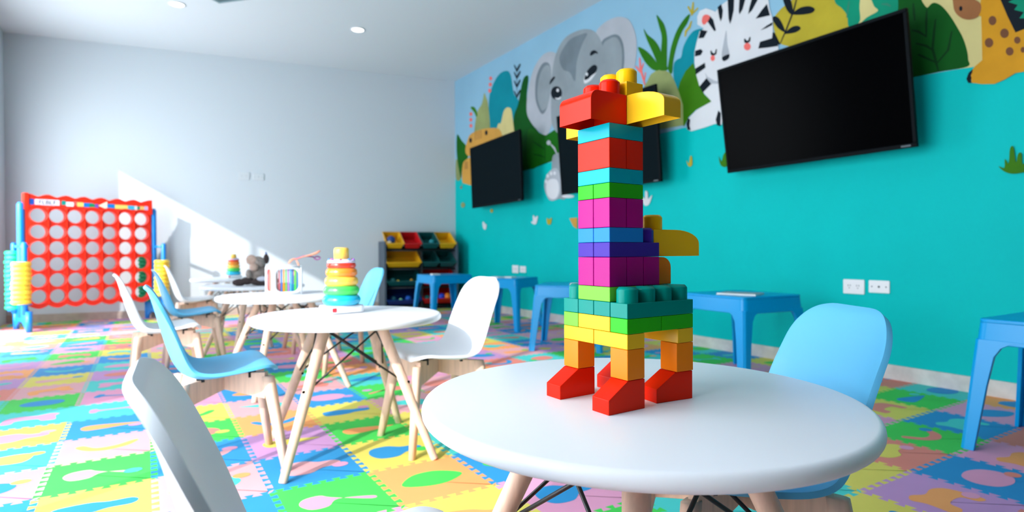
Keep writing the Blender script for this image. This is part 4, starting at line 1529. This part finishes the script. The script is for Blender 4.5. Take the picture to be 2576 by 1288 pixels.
toys = [('a', -.03, .1, .05, (20, 60, 130), 'dark blue ball in the left yellow top bin'), ('a', -.06, .05, .03, (240, 214, 180), 'cream ball in the left yellow top bin'), ('c', .03, .08, .034, (30, 140, 150), 'teal ball in the green top bin'),
        ('h', -.12, .06, .03, (40, 110, 110), 'grey-green ball at the left of the green third row bin'), ('h', -.06, .04, .018, (230, 200, 60), 'small yellow ball in the green third row bin'), ('h', .1, .05, .02, (200, 150, 50), 'amber ball in the green third row bin'),
        ('j', -.11, .06, .028, (20, 90, 110), 'dark teal ball in the navy bin'), ('j', -.03, .04, .02, (150, 220, 170), 'pale green ball in the navy bin'), ('j', .06, .06, .034, (10, 90, 190), 'blue ball in the navy bin'), ('j', .15, .04, .02, (220, 226, 246), 'white ball in the navy bin'),
        ('k', -.14, .06, .032, (10, 110, 110), 'teal ball in the red bottom bin'), ('k', -.08, .05, .03, (250, 90, 30), 'orange red ball in the red bottom bin'), ('k', .04, .06, .042, (20, 60, 200), 'royal blue ball in the red bottom bin'), ('k', .11, .05, .044, (252, 130, 20), 'bright orange ball in the red bottom bin')]
for key, x, y, r_, c, lb in toys:
    bm = bmesh.new()
    add_ball(bm, (0, 0, 0), r_, 18, 12)
    o = link('play_ball', bm, mat('ball_%d_%d_%d' % c, c, .5), None, True)
    bn = B_[key]
    o.location = Matrix.LocRotScale(bn.location, bn.rotation_euler, None) @ Vector((x, y + .02, .006 + r_ + (.02 if r_ < .03 else .012)))
    tag(o, lb, 'ball', 'toys in the rack bins')

# ================================================================ LIGHT, WORLD, CAMERA
sd = Vector((1, .565, -.604)).normalized()
sl = bpy.data.lights.new('sun', 'SUN')
sl.energy = 5.0
sl.angle = math.radians(.9)
sl.color = (1, .97, .93)
so = bpy.data.objects.new('sun', sl)
COL.objects.link(so)
so.rotation_euler = sd.to_track_quat('-Z', 'Y').to_euler()
so.location = (-4, -1, 5)

w = bpy.data.worlds.new('world')
scene.world = w
w.use_nodes = True
bg_ = w.node_tree.nodes['Background']
bg_.inputs['Color'].default_value = (.84, .93, 1.0, 1)
bg_.inputs['Strength'].default_value = 9.5
for a, b in ((NJ0, NJ1), (FJ0, FJ1)):
    pl_ = bpy.data.lights.new('window_portal', 'AREA')
    pl_.shape = 'RECTANGLE'
    pl_.size, pl_.size_y = HEAD, b - a
    pl_.cycles.is_portal = True
    po = bpy.data.objects.new('window_portal', pl_)
    COL.objects.link(po)
    po.location = (XL - .03, (a + b) / 2, HEAD / 2)
    po.rotation_euler = Vector((1, 0, 0)).to_track_quat('-Z', 'Y').to_euler()
    po.rotation_euler = Matrix((Vector((0, 0, 1)), Vector((0, 1, 0)), Vector((-1, 0, 0)))).transposed().to_euler()

cd = bpy.data.cameras.new('camera')
cd.sensor_fit = 'HORIZONTAL'
cd.sensor_width = 36
cd.lens = 36 * F / 2576
cd.clip_start = .02
cd.dof.use_dof = True
cd.dof.focus_distance = .86
cd.dof.aperture_fstop = 5.0
co = bpy.data.objects.new('camera', cd)
COL.objects.link(co)
co.matrix_world = Matrix.Translation((0, 0, CH)) @ Matrix((CR, -CD, -CF)).transposed().to_4x4()
scene.camera = co
scene.view_settings.view_transform = 'Standard'
scene.view_settings.look = 'None'
scene.view_settings.gamma = 1
scene.view_settings.exposure = -.08
scene.view_settings.use_curve_mapping = False
